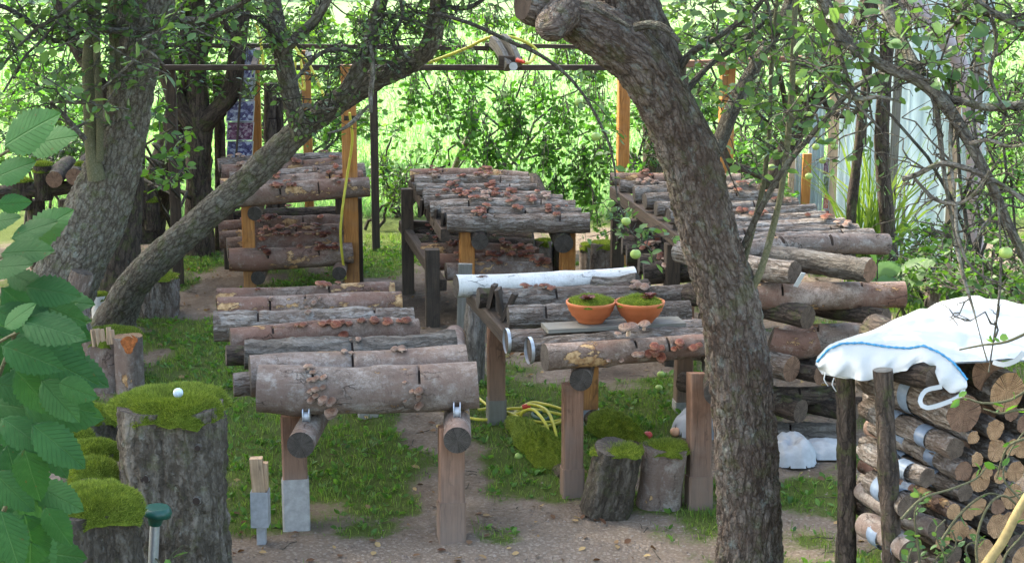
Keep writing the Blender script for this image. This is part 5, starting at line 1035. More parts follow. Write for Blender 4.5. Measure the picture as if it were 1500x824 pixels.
for pts in ([(120, 40), (190, 85), (250, 110)], [(60, 110), (130, 150), (190, 160)], [(250, 20), (300, 50), (340, 60)], [(10, 30), (60, 70), (110, 60)], [(170, 130), (140, 170), (100, 190)], [(280, -10), (240, 40), (200, 60)]):
    q_ = catmull(np.array([(*P(x, y, 8.6), .004) for x, y in pts]), .04); tube(mbT, q_, 5, raw=True); spray(mbL, None, q_[:, :3], .085, 22, rs, (.3, 1), .1, rad=.06)
for (x, y, z, r_, nt) in ((-2.9, 10.5, 3.6, 1.4, 60), (-1.6, 10.2, 3.9, 1.3, 50), (-3.8, 11.6, 4.2, 1.6, 60), (-2.3, 12.2, 4.6, 1.5, 50)): twig(mbT, (-2.4, 10.9, 3.2), (x, y, z), .06, .02, .05, .03, rs, 7, 8); clump(mbL, mbT, (x, y, z), (r_, r_, .8), nt, .068, 22, rs, simple=True, tr=.01)
mbT.build('twigs', M_TWIG, tl, kind='stuff'); mbL.build('foliage', M_LF_APPLE, tl, kind='stuff')

# ---- leaning tree
tn = empty('apple_tree', PZ(168, 482), 'slanting lichened apple trunk reaching from lower left up over the back racks', 'tree')
b0 = PZ(168, 482)
_, qN = limb([(176, 455, 56), (196, 416, 48), (238, 374, 46), (300, 318, 43), (365, 262, 40), (430, 200, 38), (487, 155, 36), (550, 116, 31), (605, 90, 28), (630, 64, 28), (640, 20, 24), (645, -30, 22), (650, -140, 18)], b0[1] - .05, 10.9, 80, .02, (lambda f, h: (lambda bk, th: f(bk, th) + h(bk, th)))(disp_furrow(.009, 30, .4, 17), disp_smooth(.010, 16)), M_TRUNK2, 'trunk', tn, base=[(b0[0] - .02, b0[1], -.1, .22), (b0[0], b0[1], .06, .17)])
mbT, mbL = MB(), MB()
for i, (pts, y0, y1, m_) in enumerate([([(440, 196, 26), (428, 150, 27), (418, 100, 28), (408, 50, 26), (398, -10, 24), (392, -90, 20)], 11.35, 11.2, M_TRUNK2), ([(500, 145, 24), (522, 110, 24), (540, 70, 24), (552, 25, 20), (570, -40, 18)], 11.2, 11.1, M_TRUNK2), ([(414, 75, 18), (440, 50, 15), (465, 25, 14), (490, -20, 12)], 11.1, 11.0, M_TRUNK2),
        ([(440, 180, 6), (445, 155, 7), (470, 160, 6), (490, 158, 4)], 11.1, 11.0, M_TRUNK2), ([(540, 60, 9), (546, 100, 8), (543, 135, 7), (543, 165, 5)], 10.9, 10.8, M_TRUNK2), ([(540, 155, 5), (530, 165, 5), (515, 180, 6), (500, 190, 4), (480, 195, 3)], 10.9, 10.8, M_TRUNK2),
        ([(545, 95, 6), (510, 75, 6), (470, 78, 6), (430, 120, 5)], 10.95, 10.9, M_TWIG), ([(640, 20, 6), (690, 35, 6), (750, 62, 6), (790, 80, 6), (830, 110, 5), (862, 150, 4), (890, 205, 4), (900, 245, 3), (905, 290, 3), (925, 340, 3), (955, 365, 2)], 10.4, 9.3, M_TWIG),
        ([(560, 20, 7), (600, 30, 6), (640, 45, 5)], 11, 11, M_TWIG), ([(645, 10, 8), (690, 10, 7), (730, -20, 6)], 11, 11, M_TWIG), ([(410, 60, 6), (380, 30, 6), (350, 20, 5), (300, 30, 4)], 11, 10.8, M_TWIG), ([(600, 88, 5), (575, 60, 5), (590, 20, 5), (580, -20, 5)], 11, 11, M_TWIG)]):
    o, q = limb(pts, y0, y1, 14, .035, disp_smooth(.003, 60 + i), m_, 'branch', tn)
    if i == 7: twigs_on(mbT, mbL, q, 16, .22, .058, 18, rs, .0, (.4, 1), .45, 1, r=.004, sub=1); twigs_on(mbT, mbL, q, 6, .15, .06, 24, rs, -.1, (.4, 1), .85, 1, r=.004, sub=1)
    elif i not in (4, 5): twigs_on(mbT, mbL, q, 14, .36, .05, 9, rs, .1, (.2, .9), .1, 1, sub=3)
twigs_on(mbT, None, qN[8:], 30, .4, .05, 0, rs, .2, sub=4)
for (x, y, z, r_, nt) in ((-.6, 11, 3.5, 1.2, 40), (-1.4, 11.8, 3.8, 1.2, 40), (.3, 11.2, 3.9, 1.2, 36)): twig(mbT, (-.5, 10.9, 2.6), (x, y, z), .05, .02, .05, .03, rs, 7, 8); clump(mbL, mbT, (x, y, z), (r_, r_, .7), nt, .062, 22, rs, simple=True, tr=.009)
mbT.build('twigs', M_TWIG, tn, kind='stuff'); mbL.build('foliage', M_LF_APPLE, tn, kind='stuff')

# ---- dark trees behind
td = empty('plum_tree', P(290, 300, 15.5) * (1, 1, 0), 'dark forked tree behind the slanting trunk, upper left', 'tree')
mbT, mbL = MB(), MB(); b0 = P(290, 330, 15.4)
_, q = limb([(291, 290, 38), (291, 230, 36), (290, 180, 40), (288, 120, 30), (286, 60, 30), (284, -40, 30)], 15.4, 15.2, 30, .06, disp_furrow(.012, 20, .25, 21), M_DARKBARK, 'trunk', td, base=[(b0[0], b0[1], -.1, .16)])
for i, pts in enumerate([[(290, 190, 32), (262, 150, 27), (245, 110, 25), (232, 50, 22), (222, -40, 20)], [(294, 182, 34), (320, 160, 28), (340, 130, 28), (348, 70, 25), (362, -40, 22)], [(268, 150, 10), (266, 80, 8), (268, 10, 7)], [(345, 60, 12), (320, 20, 10), (300, -30, 9)]]):
    o, qq = limb(pts, 15.3, 15.1, 20, .06, disp_furrow(.008, 22, .3, 30 + i), M_DARKBARK, 'branch', td); twigs_on(mbT, mbL, qq, 16, .7, .075, 20, rs, .1, (.1, .8), .3, 1, sub=2, simple=True)
mbT.build('twigs', M_TWIG, td, kind='stuff'); mbL.build('foliage', M_LF_MID, td, kind='stuff')
t2 = empty('plum_tree', PZ(205, 350), 'short dark leaning trunk behind the thickest left tree', 'tree'); b0 = PZ(205, 352)
limb([(215, 320, 56), (235, 270, 50), (250, 220, 46), (262, 160, 30), (300, 60, 20), (330, -40, 16)], b0[1], b0[1] - .6, 36, .05, disp_furrow(.012, 20, .25, 23), M_DARKBARK, 'trunk', t2, base=[(b0[0], b0[1], -.1, .3)])
t3 = empty('plum_tree', PZ(168, 452), 'dark stout trunk half hidden between the two big left trunks', 'tree'); b0 = PZ(168, 452)
limb([(172, 430, 72), (174, 380, 62), (180, 320, 56), (186, 240, 50), (195, 100, 44), (200, -60, 40)], b0[1], b0[1], 50, .05, disp_furrow(.010, 20, .25, 25), M_DARKBARK, 'trunk', t3, base=[(b0[0], b0[1], -.1, .3)])
t4 = empty('plum_tree', P(1100, 330, 12.3) * (1, 1, 0), 'dark leaning trunk behind the green sprouts, right of the big apple trunk', 'tree'); b0 = P(1098, 400, 12.3); mbT, mbL = MB(), MB()
_, q = limb([(1105, 335, 26), (1125, 280, 34), (1150, 225, 30), (1185, 160, 24), (1230, 90, 20), (1270, 0, 18), (1300, -80, 14)], 12.3, 12.0, 34, .04, disp_furrow(.008, 24, .3, 27), M_DARKBARK, 'trunk', t4, base=[(b0[0], b0[1], -.1, .12)])
for i, pts in enumerate([[(1125, 262, 14), (1100, 250, 12), (1072, 240, 11), (1060, 215, 7)], [(1150, 225, 10), (1150, 150, 8), (1130, 60, 7), (1120, -20, 6)], [(1185, 160, 10), (1160, 110, 8), (1175, 40, 7), (1160, -20, 6)], [(1200, 140, 9), (1230, 170, 8), (1270, 150, 7), (1300, 90, 6)]]):
    o, qq = limb(pts, 12.2, 12.0, 14, .04, disp_smooth(.003, 80 + i), M_DARKBARK, 'branch', t4)
# its dense crown with crab apples
CL = [(1010, 60, 60, 60), (1075, 50, 60, 55), (1140, 60, 60, 60), (1020, 130, 30, 40), (1110, 130, 50, 50), (1180, 100, 45, 50), (1190, 30, 50, 40), (1120, 190, 40, 35), (1165, 170, 30, 40), (1220, 90, 30, 60), (1130, 10, 80, 30), (1000, 10, 60, 25), (1250, 60, 30, 40)]
for (x, y, rx, ry) in CL:
    Y = rs.uniform(11.3, 12.8); s_ = px(Y); clump(mbL, mbT, P(x, y, Y), (rx * s_ * 1.1, .4, ry * s_ * 1.1), 20, .068, 24, rs, tr=.006, lvr=(.05, .95), droop=.25)
mbT.build('twigs', M_TWIG, t4, kind='stuff'); mbL.build('foliage', M_LF_APPLE, t4, kind='stuff')

# ---- background shrubs, hanging branches, undergrowth
def shrub(nm, base, lbl, cat, cl, leaf, mat, dens=24, grp=None, stem=True, tr=.007, lvr=(.1, .95), simple=True, hang=0.0, droop=.3, nt=18, ydep=.8, stems=()):
    c0 = np.array(base); t = empty(nm, (c0[0], c0[1], 0), lbl, cat, grp); mT, mL = MB(), MB()
    for (x, y, rx, ry, Y) in cl:
        c = P(x, y, Y); s_ = px(Y); clump(mL, mT, c, (rx * s_, ydep, ry * s_), nt, leaf, dens, rs, tr=tr, lvr=lvr, simple=simple, hang=hang, droop=droop)
        if stem: twig(mT, (c0[0] + rs.normal(0, .15), c0[1], 0 if not hang else 4.2), c, .02, .008, .02, .04, rs, 5, 8)
    if mT.n: mT.build('stem', M_TWIG, t, kind='stuff')
    mL.build('foliage', mat, t, kind='stuff'); return t
for i_, (lb, cl) in enumerate((('broad shady hedge shrub far behind the thickest left tree', [(x, y, 60, 45, 21.5) for (x, y) in ((10, 40), (90, 30), (50, 110), (130, 120), (170, 40), (10, 160), (100, 180), (240, 100), (250, 30))]),
        ('broad hedge shrub behind the photo panel and orange posts', [(x, y, 55, 45, 21.5) for (x, y) in ((310, 40), (310, 120), (380, 100), (370, 180), (440, 120), (450, 40), (490, 200), (520, 110), (550, 40), (520, 170))]),
        ('pale hedge shrub behind the hanging crab apple twigs', [(x, y, 50, 40, 21.5) for (x, y) in ((620, 30), (700, 20), (780, 30), (850, 30), (600, 90), (870, 90), (660, 80), (900, 170))]),
        ('broad dark hedge shrub behind the big apple trunk', [(x, y, 60, 50, 20) for (x, y) in ((940, 60), (1010, 60), (1090, 50), (960, 160), (1040, 150), (1110, 150), (1130, 230), (1170, 60), (1180, 170))]),
        ('hedge shrub seen above and right of the greenhouse', [(x, y, 60, 55, 19) for (x, y) in ((1450, 50), (1490, 140), (1450, 220), (1500, 250), (1470, 320), (1420, 20), (1490, 20))]))): shrub('hedge_shrub', P(sum(c_[0] for c_ in cl) / len(cl), 200, 21), lb, 'shrub', cl, .115, M_LF_MID if i_ != 2 else M_LF_BACK, 13 if i_ != 2 else 10, nt=36 if i_ != 2 else 18, ydep=1.0, lvr=(0, .9))
shrub('hazel_shrub', P(40, 200, 18.5), 'bright leafy shrub at the far left edge behind the moss table', 'shrub', [(20, 60, 60, 50, 19), (70, 110, 60, 60, 18.5), (20, 150, 50, 50, 18), (90, 180, 60, 40, 18), (110, 50, 60, 50, 19), (40, 10, 80, 30, 18.5)], .10, M_LF_BACK, 11, nt=22)
shrub('hazel_shrub', P(240, 200, 19), 'bright leafy shrub between the thickest left trunk and the dark forked tree', 'shrub', [(250, 60, 50, 60, 19), (240, 140, 40, 60, 19), (262, 210, 40, 40, 18.5), (225, 250, 40, 25, 18)], .09, M_LF_BACK, 12, nt=20)
shrub('hazel_shrub', P(320, 150, 18), 'leafy shrub filling the gaps around the photo panel', 'shrub', [(330, 60, 50, 60, 18), (400, 60, 40, 60, 18.5), (420, 150, 40, 40, 18.5), (310, 150, 25, 60, 18), (470, 60, 50, 40, 18), (470, 150, 30, 50, 18.5)], .085, M_LF_MID, 14, nt=20)
shrub('undergrowth_shrub', P(60, 250, 16.5), 'dark low undergrowth behind the moss table at far left', 'shrub', [(30, 205, 60, 30, 16.5), (110, 215, 50, 30, 16.5), (60, 235, 60, 20, 16), (165, 235, 40, 25, 16), (235, 265, 50, 22, 16), (262, 240, 40, 25, 16.5)], .06, M_LF_DARK, 22, nt=30, lvr=(0, .7))
shrub('bramble_shrub', P(590, 250, 17.5), 'thin loose shrub with round leaves left of the back middle rack', 'shrub', [(575, 190, 35, 45, 17.5), (600, 240, 40, 45, 17.3), (560, 270, 25, 35, 17.2), (640, 215, 40, 40, 17.5), (690, 225, 40, 35, 17.3), (700, 180, 30, 40, 17.4)], .075, M_LF_BACK, 13, nt=12, tr=.005)
shrub('bramble_shrub', P(575, 310, 16.7), 'low green bush at the foot of the thin dark pergola post', 'shrub', [(575, 285, 30, 20, 16.7), (560, 240, 20, 40, 16.8), (590, 265, 20, 30, 16.7)], .05, M_LF_MID, 26, nt=26)
shrub('crab_apple_tree', (1.0, 16.5, 0), 'crab apple with curtains of leafy twigs hanging behind the middle pergola', 'tree',
      [(650, 120, 30, 40, 15.6), (675, 60, 50, 30, 15.8), (740, 130, 30, 40, 15.6), (715, 200, 18, 50, 15.7), (790, 110, 40, 40, 15.6), (830, 150, 40, 50, 15.5), (870, 130, 35, 50, 15.6), (800, 200, 30, 50, 15.5), (850, 220, 35, 45, 15.5), (885, 200, 25, 50, 15.4), (780, 255, 14, 35, 15.5), (815, 265, 20, 28, 15.5), (860, 265, 14, 24, 15.4), (760, 170, 16, 40, 15.6), (690, 150, 16, 50, 15.7), (605, 110, 25, 25, 15.8)], .07, M_LF_BACK, 26, nt=24, hang=.5, stem=False, tr=.005, lvr=(.0, .85), simple=False)
t5 = [o for o in COL.objects if o.name.startswith('crab_apple_tree')][0]
mb = MB(); tube(mb, [(1.5, 17.2, -.1, .12), (1.45, 17.1, 1.2, .10), (1.2, 16.6, 2.4, .09), (.6, 16.1, 3.0, .07), (-.5, 15.9, 3.1, .05)], 20, .06, disp_furrow(.006, 24, .3, 3)); mb.build('trunk', M_DARKBARK, t5)
mb = MB(); tube(mb, [(*PZ(655, 268), .035), (*P(680, 215, 17.3), .035), (*P(705, 155, 17.2), .03)], 10, .06, disp_smooth(.002, 3)); mb.build('branch', M_TRUNK2, t5)
shrub('walnut_tree', (0, 19, 0), 'shady leaf canopy across the top behind the pergola beams', 'tree', [(x, y, 60, 38, 18.5) for (x, y) in ((390, 20), (470, 10), (540, 20), (600, 10), (560, 60), (650, 12), (720, 20), (640, 70), (740, 60), (790, 20), (830, 60), (870, 90), (500, 90), (690, 90))], 0.095, M_LF_MID, 15, nt=32, stem=False, hang=.35, lvr=(.1, 1))
t6 = [o for o in COL.objects if o.name.startswith('walnut_tree')][0]
mb = MB(); tube(mb, [(-7.4, 20, -.1, .25), (-7.3, 20, 3, .2), (-4, 19.4, 4.4, .14), (0, 19, 4.2, .09), (1.8, 18.8, 3.4, .05)], 20, .1, disp_furrow(.01, 20, .3, 4)); mb.build('trunk', M_DARKBARK, t6)
shrub('yew_shrub', P(960, 230, 15.6), 'very dark bush between the big apple trunk and the third orange post', 'shrub', [(950, 180, 30, 50, 15.8), (965, 225, 30, 30, 15.6), (1000, 200, 40, 50, 15.8), (930, 240, 14, 20, 15.6), (1040, 220, 40, 50, 15.8), (1090, 240, 40, 40, 15.6), (940, 110, 30, 40, 15.8), (1000, 120, 50, 50, 16), (1100, 150, 50, 50, 15.8)], .055, M_LF_DARK, 30, nt=26, lvr=(0, .8))
shrub('elder_shrub', P(1110, 250, 14.8), 'fresh green weeds behind the back right rack', 'shrub', [(1090, 215, 30, 40, 15), (1120, 250, 30, 40, 14.8), (925, 245, 12, 10, 14.9), (1100, 270, 40, 20, 14.6), (1140, 285, 20, 30, 14.6)], .055, M_LF_BACK, 22, nt=22)
shrub('lilac_shrub', P(1460, 250, 11.5), 'tangled shrub behind the crooked branches at the right edge', 'shrub', [(1440, 60, 60, 50, 11.8), (1480, 130, 40, 60, 11.6), (1440, 200, 40, 60, 11.8), (1480, 260, 40, 60, 11.5), (1430, 290, 40, 50, 11.4), (1400, 20, 60, 30, 12), (1340, 30, 50, 40, 12.2), (1290, 40, 40, 50, 12.2), (1450, 330, 40, 30, 11.2)], .055, M_LF_MID, 16, nt=16, lvr=(0, .9))
shrub('walnut_tree', (5.5, 19, 0), 'sunlit leaves far behind the greenhouse at the upper right', 'tree', [(1300, 20, 60, 40, 18.5), (1380, 40, 60, 50, 18.5), (1460, 60, 60, 60, 18.5), (1480, 180, 50, 80, 18), (1450, 300, 50, 60, 17.5), (1250, 30, 50, 40, 18.5), (940, 30, 50, 40, 18.5)], .10, M_LF_BACK, 11, nt=18, stem=False)
shrub('bramble_shrub', P(1420, 400, 10.3), 'dense bramble thicket behind the white bag, right', 'shrub', [(1350, 400, 50, 25, 10.6), (1400, 380, 50, 30, 10.6), (1450, 400, 50, 40, 10.2), (1490, 380, 40, 50, 10.2), (1420, 425, 60, 20, 9.9), (1340, 370, 40, 25, 11.3), (1490, 430, 40, 25, 9.8), (1380, 345, 50, 25, 11.6), (1310, 410, 30, 20, 10.6)], .058, M_LF_MID, 26, nt=26, lvr=(.05, .95))
# sapling shoots by the left trunks
shrub('sapling', PZ(245, 335), 'young sapling with round leaves between the two left trunks', 'sapling', [(245, 175, 22, 30, 12.8), (262, 210, 22, 28, 12.7), (240, 240, 20, 24, 12.7), (255, 265, 16, 18, 12.6)], .085, M_LF_WEED, 20, nt=6, simple=False)
# reeds beside the greenhouse, tall grass
rt = empty('reed_clump', P(1275, 330, 13.6) * (1, 1, 0), 'tall arching reeds in front of the greenhouse sheets', 'reeds'); mb = MB()
for q_ in range(120):
    x0 = rs.normal(1278, 18); b = P(x0, 350, 13.6); b[2] = 0; h = rs.uniform(.8, 2.1); l = rs.normal(0, .45, 2); n = 9; t = np.linspace(0, 1, n); C = b + np.stack([l[0] * t ** 2.2 * h, l[1] * t ** 2 * h * .5, h * (t - .25 * t ** 3 * abs(l[0]) * 2)], 1); a = rs.uniform(0, 3.14); s_ = np.array([math.cos(a), math.sin(a) * .5, 0]) * rs.uniform(.008, .017); wv = (np.sin(np.clip(t * 1.1 + .15, 0, 1) * PI) + .05)[:, None] * s_
    k_ = np.arange(n - 1); mb.add(np.vstack([C - wv, C + wv]), np.stack([k_, n + k_, n + k_ + 1, k_ + 1], 1), 0, None, np.full(2 * n, rs.uniform(.2, 1)))
mb.build('blades', M_GRASS, rt, kind='stuff')
mb = MB(); A_ = rs.uniform(3.0, 5.0, 2600); B_ = rs.uniform(9.5, 13.5, 2600); blades(mb, A_, B_, .28, .008, rs, (.2, 1), lean=.35); tag(mb.build('tall_grass', M_GRASS, smooth=False), kind='stuff')
# dark leaning stems before the greenhouse
ts = empty('elder_tree', P(1255, 340, 13.3) * (1, 1, 0), 'dark twin stems beside the reeds in front of the greenhouse', 'tree')
for pts in ([(1245, 400, 14), (1248, 300, 15), (1262, 180, 15), (1275, 60, 14), (1285, -40, 13)], [(1310, 420, 24), (1300, 330, 22), (1292, 220, 22), (1296, 120, 20), (1310, -40, 18)]): limb(pts, 13.2, 13.2, 18, .05, disp_furrow(.006, 24, .3, 3), M_DARKBARK, 'trunk', ts)
# pale broad leaves by the crib stack
bl = empty('burdock_plant', P(1300, 420, 10.6) * (1, 1, 0), 'plant with broad pale green leaves behind the crosswise stack', 'plant')
def bigleaf(par, pos, d, nrm, size, mat, lv, nm='leaf', teeth=13, wd=.36, pleat=.012, curl=.12):
    d = unit(d); s_ = unit(np.cross(nrm, d)); u = np.cross(d, s_); n = 22; t = np.linspace(0, 1, n); w_ = wd * np.sin(np.clip(t, 0, 1) ** .8 * PI) ** .75 * (1 - .15 * t); w_[-1] = 0
    rows = []; LB = []
    for k_, sx in enumerate((-1, -.66, -.33, 0, .33, .66, 1)):
        ww = w_ * abs(sx)
        if abs(sx) == 1: ww = ww * (1 + .07 * ((np.arange(n) % 2) * 2 - 1)) 
        x = t + (.05 * abs(sx)); z = -curl * (t ** 2) - .30 * (w_ * sx) ** 2 * 2 + pleat * np.sin((t - abs(sx) * w_ * .7) * teeth * 2 * PI) * abs(sx) + .10 * abs(w_ * sx)
        rows.append(np.array(pos) + (d * x[:, None] + s_ * (ww * np.sign(sx))[:, None] + u * z[:, None]) * size); LB.append(np.stack([t, w_ * sx, 0 * t], 1) * 1.0)
    V = np.concatenate(rows); i = np.arange(6)[:, None] * n; j = np.arange(n - 1)[None]; Q = np.stack([i + j, i + j + 1, i + n + j + 1, i + n + j], 2).reshape(-1, 4)
    m2 = MB(); m2.add(V, Q, 0, np.concatenate(LB), np.full(len(V), lv)); return m2.build(nm, mat, par)
for (x, y, s_, a) in ((1285, 380, .2, 1.8), (1275, 395, .16, .3), (1312, 405, .22, .9), (1330, 425, .2, 2.4), (1300, 440, .18, 1.2), (1325, 392, .14, 2.9), (1290, 415, .2, 2.2)):
    c = P(x, y, 10.5 + rs.uniform(-.2, .2)); m2 = MB(); twig(m2, (c[0] + .05, c[1], 0), c, .008, .005, .02, .04, rs, 5, 6); bigleaf(bl, c, (math.cos(a), -.35, math.sin(a) * .5), (0, -.6, .8), s_ * 1.2, M_LF_WEED, rs.uniform(.4, 1), teeth=5, wd=.45); m2.build('stalk', M_SPROUT, bl)
# far woodland past the meadow; unseen tall trees added at left to shade the yard
def big_tree(x, y, h, cr, z0, n, lbl, mat, leaf, nm='oak_tree', grp=None):
    t = empty(nm, (x, y, 0), lbl, 'tree', grp); m1 = MB(); tube(m1, [(x, y, -.1, h * .03), (x + .1, y, h * .35, h * .022), (x - .1, y + .1, h * .8, h * .008)], 14, .4, disp_furrow(.02, 8, .3, 3)); m1.build('trunk', M_DARKBARK, t)
    m2, m3 = MB(), MB(); nc = 15
    for k_ in range(nc):
        q = rs.normal(0, 1, 3); q = q / np.linalg.norm(q) * rs.uniform(.3, .8); c = np.array([x, y, z0 + (h - z0) / 2]) + q * (cr, cr, (h - z0) / 2); twig(m3, (x, y, min(h * .7, max(h * .25, c[2] - 1))), c, h * .008, .02, .05, .04, rs, 5, 6)
        m = n // nc; p_ = rs.normal(0, 1, (m, 3)); p_ = p_ / np.linalg.norm(p_, axis=1)[:, None] * rs.uniform(.3, 1, (m, 1)) ** .5 * (cr * .5, cr * .5, (h - z0) * .24) + c
        leaves(m2, p_, rs.normal(0, 1, (m, 3)), leaf, rs.uniform(0, 1, m), rs, simple=True)
    m3.build('branches', M_DARKBARK, t, kind='stuff'); m2.build('foliage', mat, t, kind='stuff'); return t
for (x, y, h, cr, z0, n) in ((-8.6, 5.4, 12, 2.6, 3.2, 5000), (-8.6, 9.5, 12, 2.6, 3.4, 5200), (-8.8, 13.5, 13, 2.7, 3.4, 5600), (-8.6, 17.2, 13, 2.4, 3.6, 5200), (-11.5, 11.5, 15, 3, 4, 5200), (-11.5, 16, 15, 2.8, 4, 5200)):
    big_tree(x, y, h, cr, z0, n, 'added shade tree %s beyond the left edge, %s' % ('in the near row' if x > -10 else 'in the far row', 'level with ' + {5: 'the leafy foreground bush', 9: 'the front racks', 13: 'the back racks', 17: 'the meadow edge', 11: 'the yard middle', 16: 'the back pergola beam'}[int(y)]), M_LF_DARK, .24, grp='added shade trees left of the yard')
ORDN = 'first second third fourth fifth sixth seventh eighth ninth tenth eleventh twelfth thirteenth fourteenth fifteenth sixteenth'.split()
for k_ in range(16):
    x = -60 + k_ * 8 + rs.uniform(-2, 2); big_tree(x, 92 + rs.uniform(-4, 4), rs.uniform(11, 16), 5, 1.5, 1100, 'tree of the far wood beyond the meadow, %s from the left' % ORDN[k_], M_LF_MID, .9, grp='far wood beyond the meadow')
# ------------------------------------------------------------ stumps, stakes, small things
rs = np.random.RandomState(202)
def stump(x, y, Y, wd, h_top, lbl, kind='oak', top='moss', tilt=(0, 0), wtop=None, nb=3000, seed=1, amp=None, elong=1.05, grp='stumps and log stubs of the yard', mossh=.03, endm=None, hollow=0, hi=1.0, base_z=-.1, over=.05):
    """upright stub: (x,y) pixel of the TOP centre at depth Y"""
    c = P(x, y, Y); r = wd * .5 * px(Y); wt = r if wtop is None else wtop * .5 * px(Y); t = empty('tree_stump', (c[0], c[1], 0), lbl, 'stump', grp); m, f, a = KIND[kind]; m = M_STUMP if kind == 'oak' else m; mb = MB(); a = amp or a
    d = disp_furrow(a, 14 if kind == 'oak' else 20, .12, seed) if f == 'furrow' else disp_smooth(a, seed); lo = lambda bk, th: d(bk, th) + r * .07 * np.sin(3 * th + seed) + r * .04 * np.sin(5 * th + seed)
    b = (c[0] - tilt[0], c[1] - tilt[1], base_z); tube(mb, [(*b, r * 1.06), (*(np.array(b) + (c - b) * .3), r * 1.0), (*(np.array(b) + (c - b) * .7), (r + wt) / 2), (*c, wt)], int(90 * hi), .016 / hi, lo, caps=(None, 1)); mb.build('stub', [m, endm or M_ENDG], t)
    if top == 'moss': moss_dome(t, c + (0, 0, -.008), wt * 1.04, mossh, 'moss_cap', nb, .016, seed, over=over, hollow=hollow, elong=elong)
    return t, c
t, c = stump(252, 588, 7.22, 158, 0, 'biggest stump with a thick moss ring round a hollow and a pale ball', 'oak', seed=5, wtop=156, nb=26000, amp=.017, mossh=.055, hi=1.7, hollow=.04, over=.06)
for (dx, y, r_) in ((-40, 700, .02), (38, 655, .014), (36, 732, .016)):
    q = P(252 + dx, y, 7.22 - math.sqrt(max(0, .24 ** 2 - (dx * .00307) ** 2)) - .0); m2 = MB(); tube(m2, [(*(q + (0, .03, 0)), r_ * 1.5), (*(q + (0, -.004, 0)), r_ * 1.3), (*(q + (0, -.012, 0)), r_)], 16, raw=True, disp=disp_smooth(.003, int(y)), caps=(None, 1)); m2.build('knot', [M_OAK, M_CUT], t)
q = P(261, 575, 7.16); mb = MB()
def sphere(mb, q, r, m=0, n=16, sq=1.0):
    a = np.linspace(0, PI, n // 2 + 1); tube(mb, [(q[0], q[1], q[2] + r * math.cos(t_) * sq, max(.0004, r * math.sin(t_))) for t_ in a], n, raw=True, m=m, caps=(None, None))
sphere(mb, q, .023); tag(mb.build('ball', M_BALL, loc=q), 'small pale blue-white ball resting in the moss of the biggest stump', 'ball')
stump(136, 738, 6.25, 146, 0, 'low wide stump in the lower left corner under a thick moss cushion', 'oak', seed=9, wtop=138, nb=24000, amp=.014, mossh=.07, hi=1.6, over=.05)
stump(138, 662, 7.6, 66, 0, 'mossy stub touching the left of the biggest stump, upper', 'oak', seed=13, nb=5000, mossh=.06)
stump(136, 690, 7.2, 70, 0, 'mossy stub touching the left of the biggest stump, lower', 'oak', seed=14, nb=5000, mossh=.06)
stump(138, 606, 8.5, 60, 0, 'grey stub with moss on top farther behind the biggest stump', 'oak', seed=15, nb=4000, mossh=.05)
stump(112, 640, 8.2, 55, 0, 'mossy stub mostly behind the broad leaves at left', 'oak', seed=16, nb=3000, mossh=.05)
stump(230, 405, 12.85, 62, 0, 'tall stump with peeling pale streaks behind the slanting trunk base', 'furrow', seed=17, nb=3000, amp=.016, mossh=.02, endm=M_ENDF, over=.0)
t, c = stump(152, 492, 10.6, 60, 0, 'broken stump with white torn wood, left of the rotten orange one', 'grey', seed=18, nb=2500, mossh=.02)
for k_ in range(5): q = P(138 + k_ * 7, 494 - (k_ * 37 % 9), 10.47); mb = MB(); beam(mb, q - (0, 0, .06), q + (rs.normal(0, .012), 0, .015 + .04 * rs.uniform()), .03, .014, rot=rs.uniform(0, 1)); mb.build('splinter', M_PINEW, t, smooth=False)
t, c = stump(188, 492, 10.5, 42, 0, 'short stump with an orange rotten hollow', 'grey', seed=19, nb=10, top='x', endm=M_ENDF)
mb = MB(); q = P(188, 505, 10.36); V = np.array([[math.cos(a) * .045 * (1 + .3 * math.sin(3 * a)), 0, math.sin(a) * .06] for a in np.linspace(0, 2 * PI, 14, endpoint=False)]) + q; mb.add(V, np.array([list(range(14))])); M_ROT = mat_plain('rotten_wood', (.45, .14, .04), .9, .5, 60, bump=.006); mb.V[-1] = mb.V[-1]; mb.add(V + (0, .05, 0), np.array([[0, 1, 2, 3]])); mb.build('rotten_core', M_ROT, t)
stump(165, 486, 11.0, 80, 0, 'flat mossy stump top behind the broken white one', 'oak', seed=20, nb=3000, mossh=.03)
stump(146, 432, 12.6, 26, 0, 'small moss-topped peg between the left trunks', 'birch', seed=21, nb=900, mossh=.03, grp=None)
# notched upright log
a = PZ(118, 562); b = P(121, 398, a[1]); mb = MB(); r_ = 19 * px(a[1])
d_ = disp_furrow(.012, 18, .2, 33); zc = b[2] * .72
tube(mb, [(a[0], a[1], -.1, r_ * 1.15), (a[0], a[1], .2, r_ * 1.02), (a[0], a[1], zc - .04, r_), (a[0], a[1], zc, r_ * .78), (a[0], a[1], zc + .04, r_ * .9), (*b, r_ * .85)], 60, .018, d_, caps=(None, 1)); tag(mb.build('upright_log', [M_FURROW, M_ENDG], loc=a), 'rough upright log with a notch round it, in front of the thickest left trunk', 'log')
# two leaning stubs under the middle rack
t, c = stump(905, 655, 8.05, 76, 0, 'tilted bark-covered log stub left of the rack post, mossy rim', 'oak', seed=23, wtop=72, nb=2500, tilt=(.06, -.04), mossh=.012, hi=1.3, base_z=.02, amp=.008, over=.02)
t, c = stump(975, 652, 8.2, 66, 0, 'straight smooth-barked log stub against the right rack post, mossy top', 'grey', seed=24, wtop=68, nb=3000, tilt=(.03, 0), mossh=.022, hi=1.3, base_z=.0, over=.03)
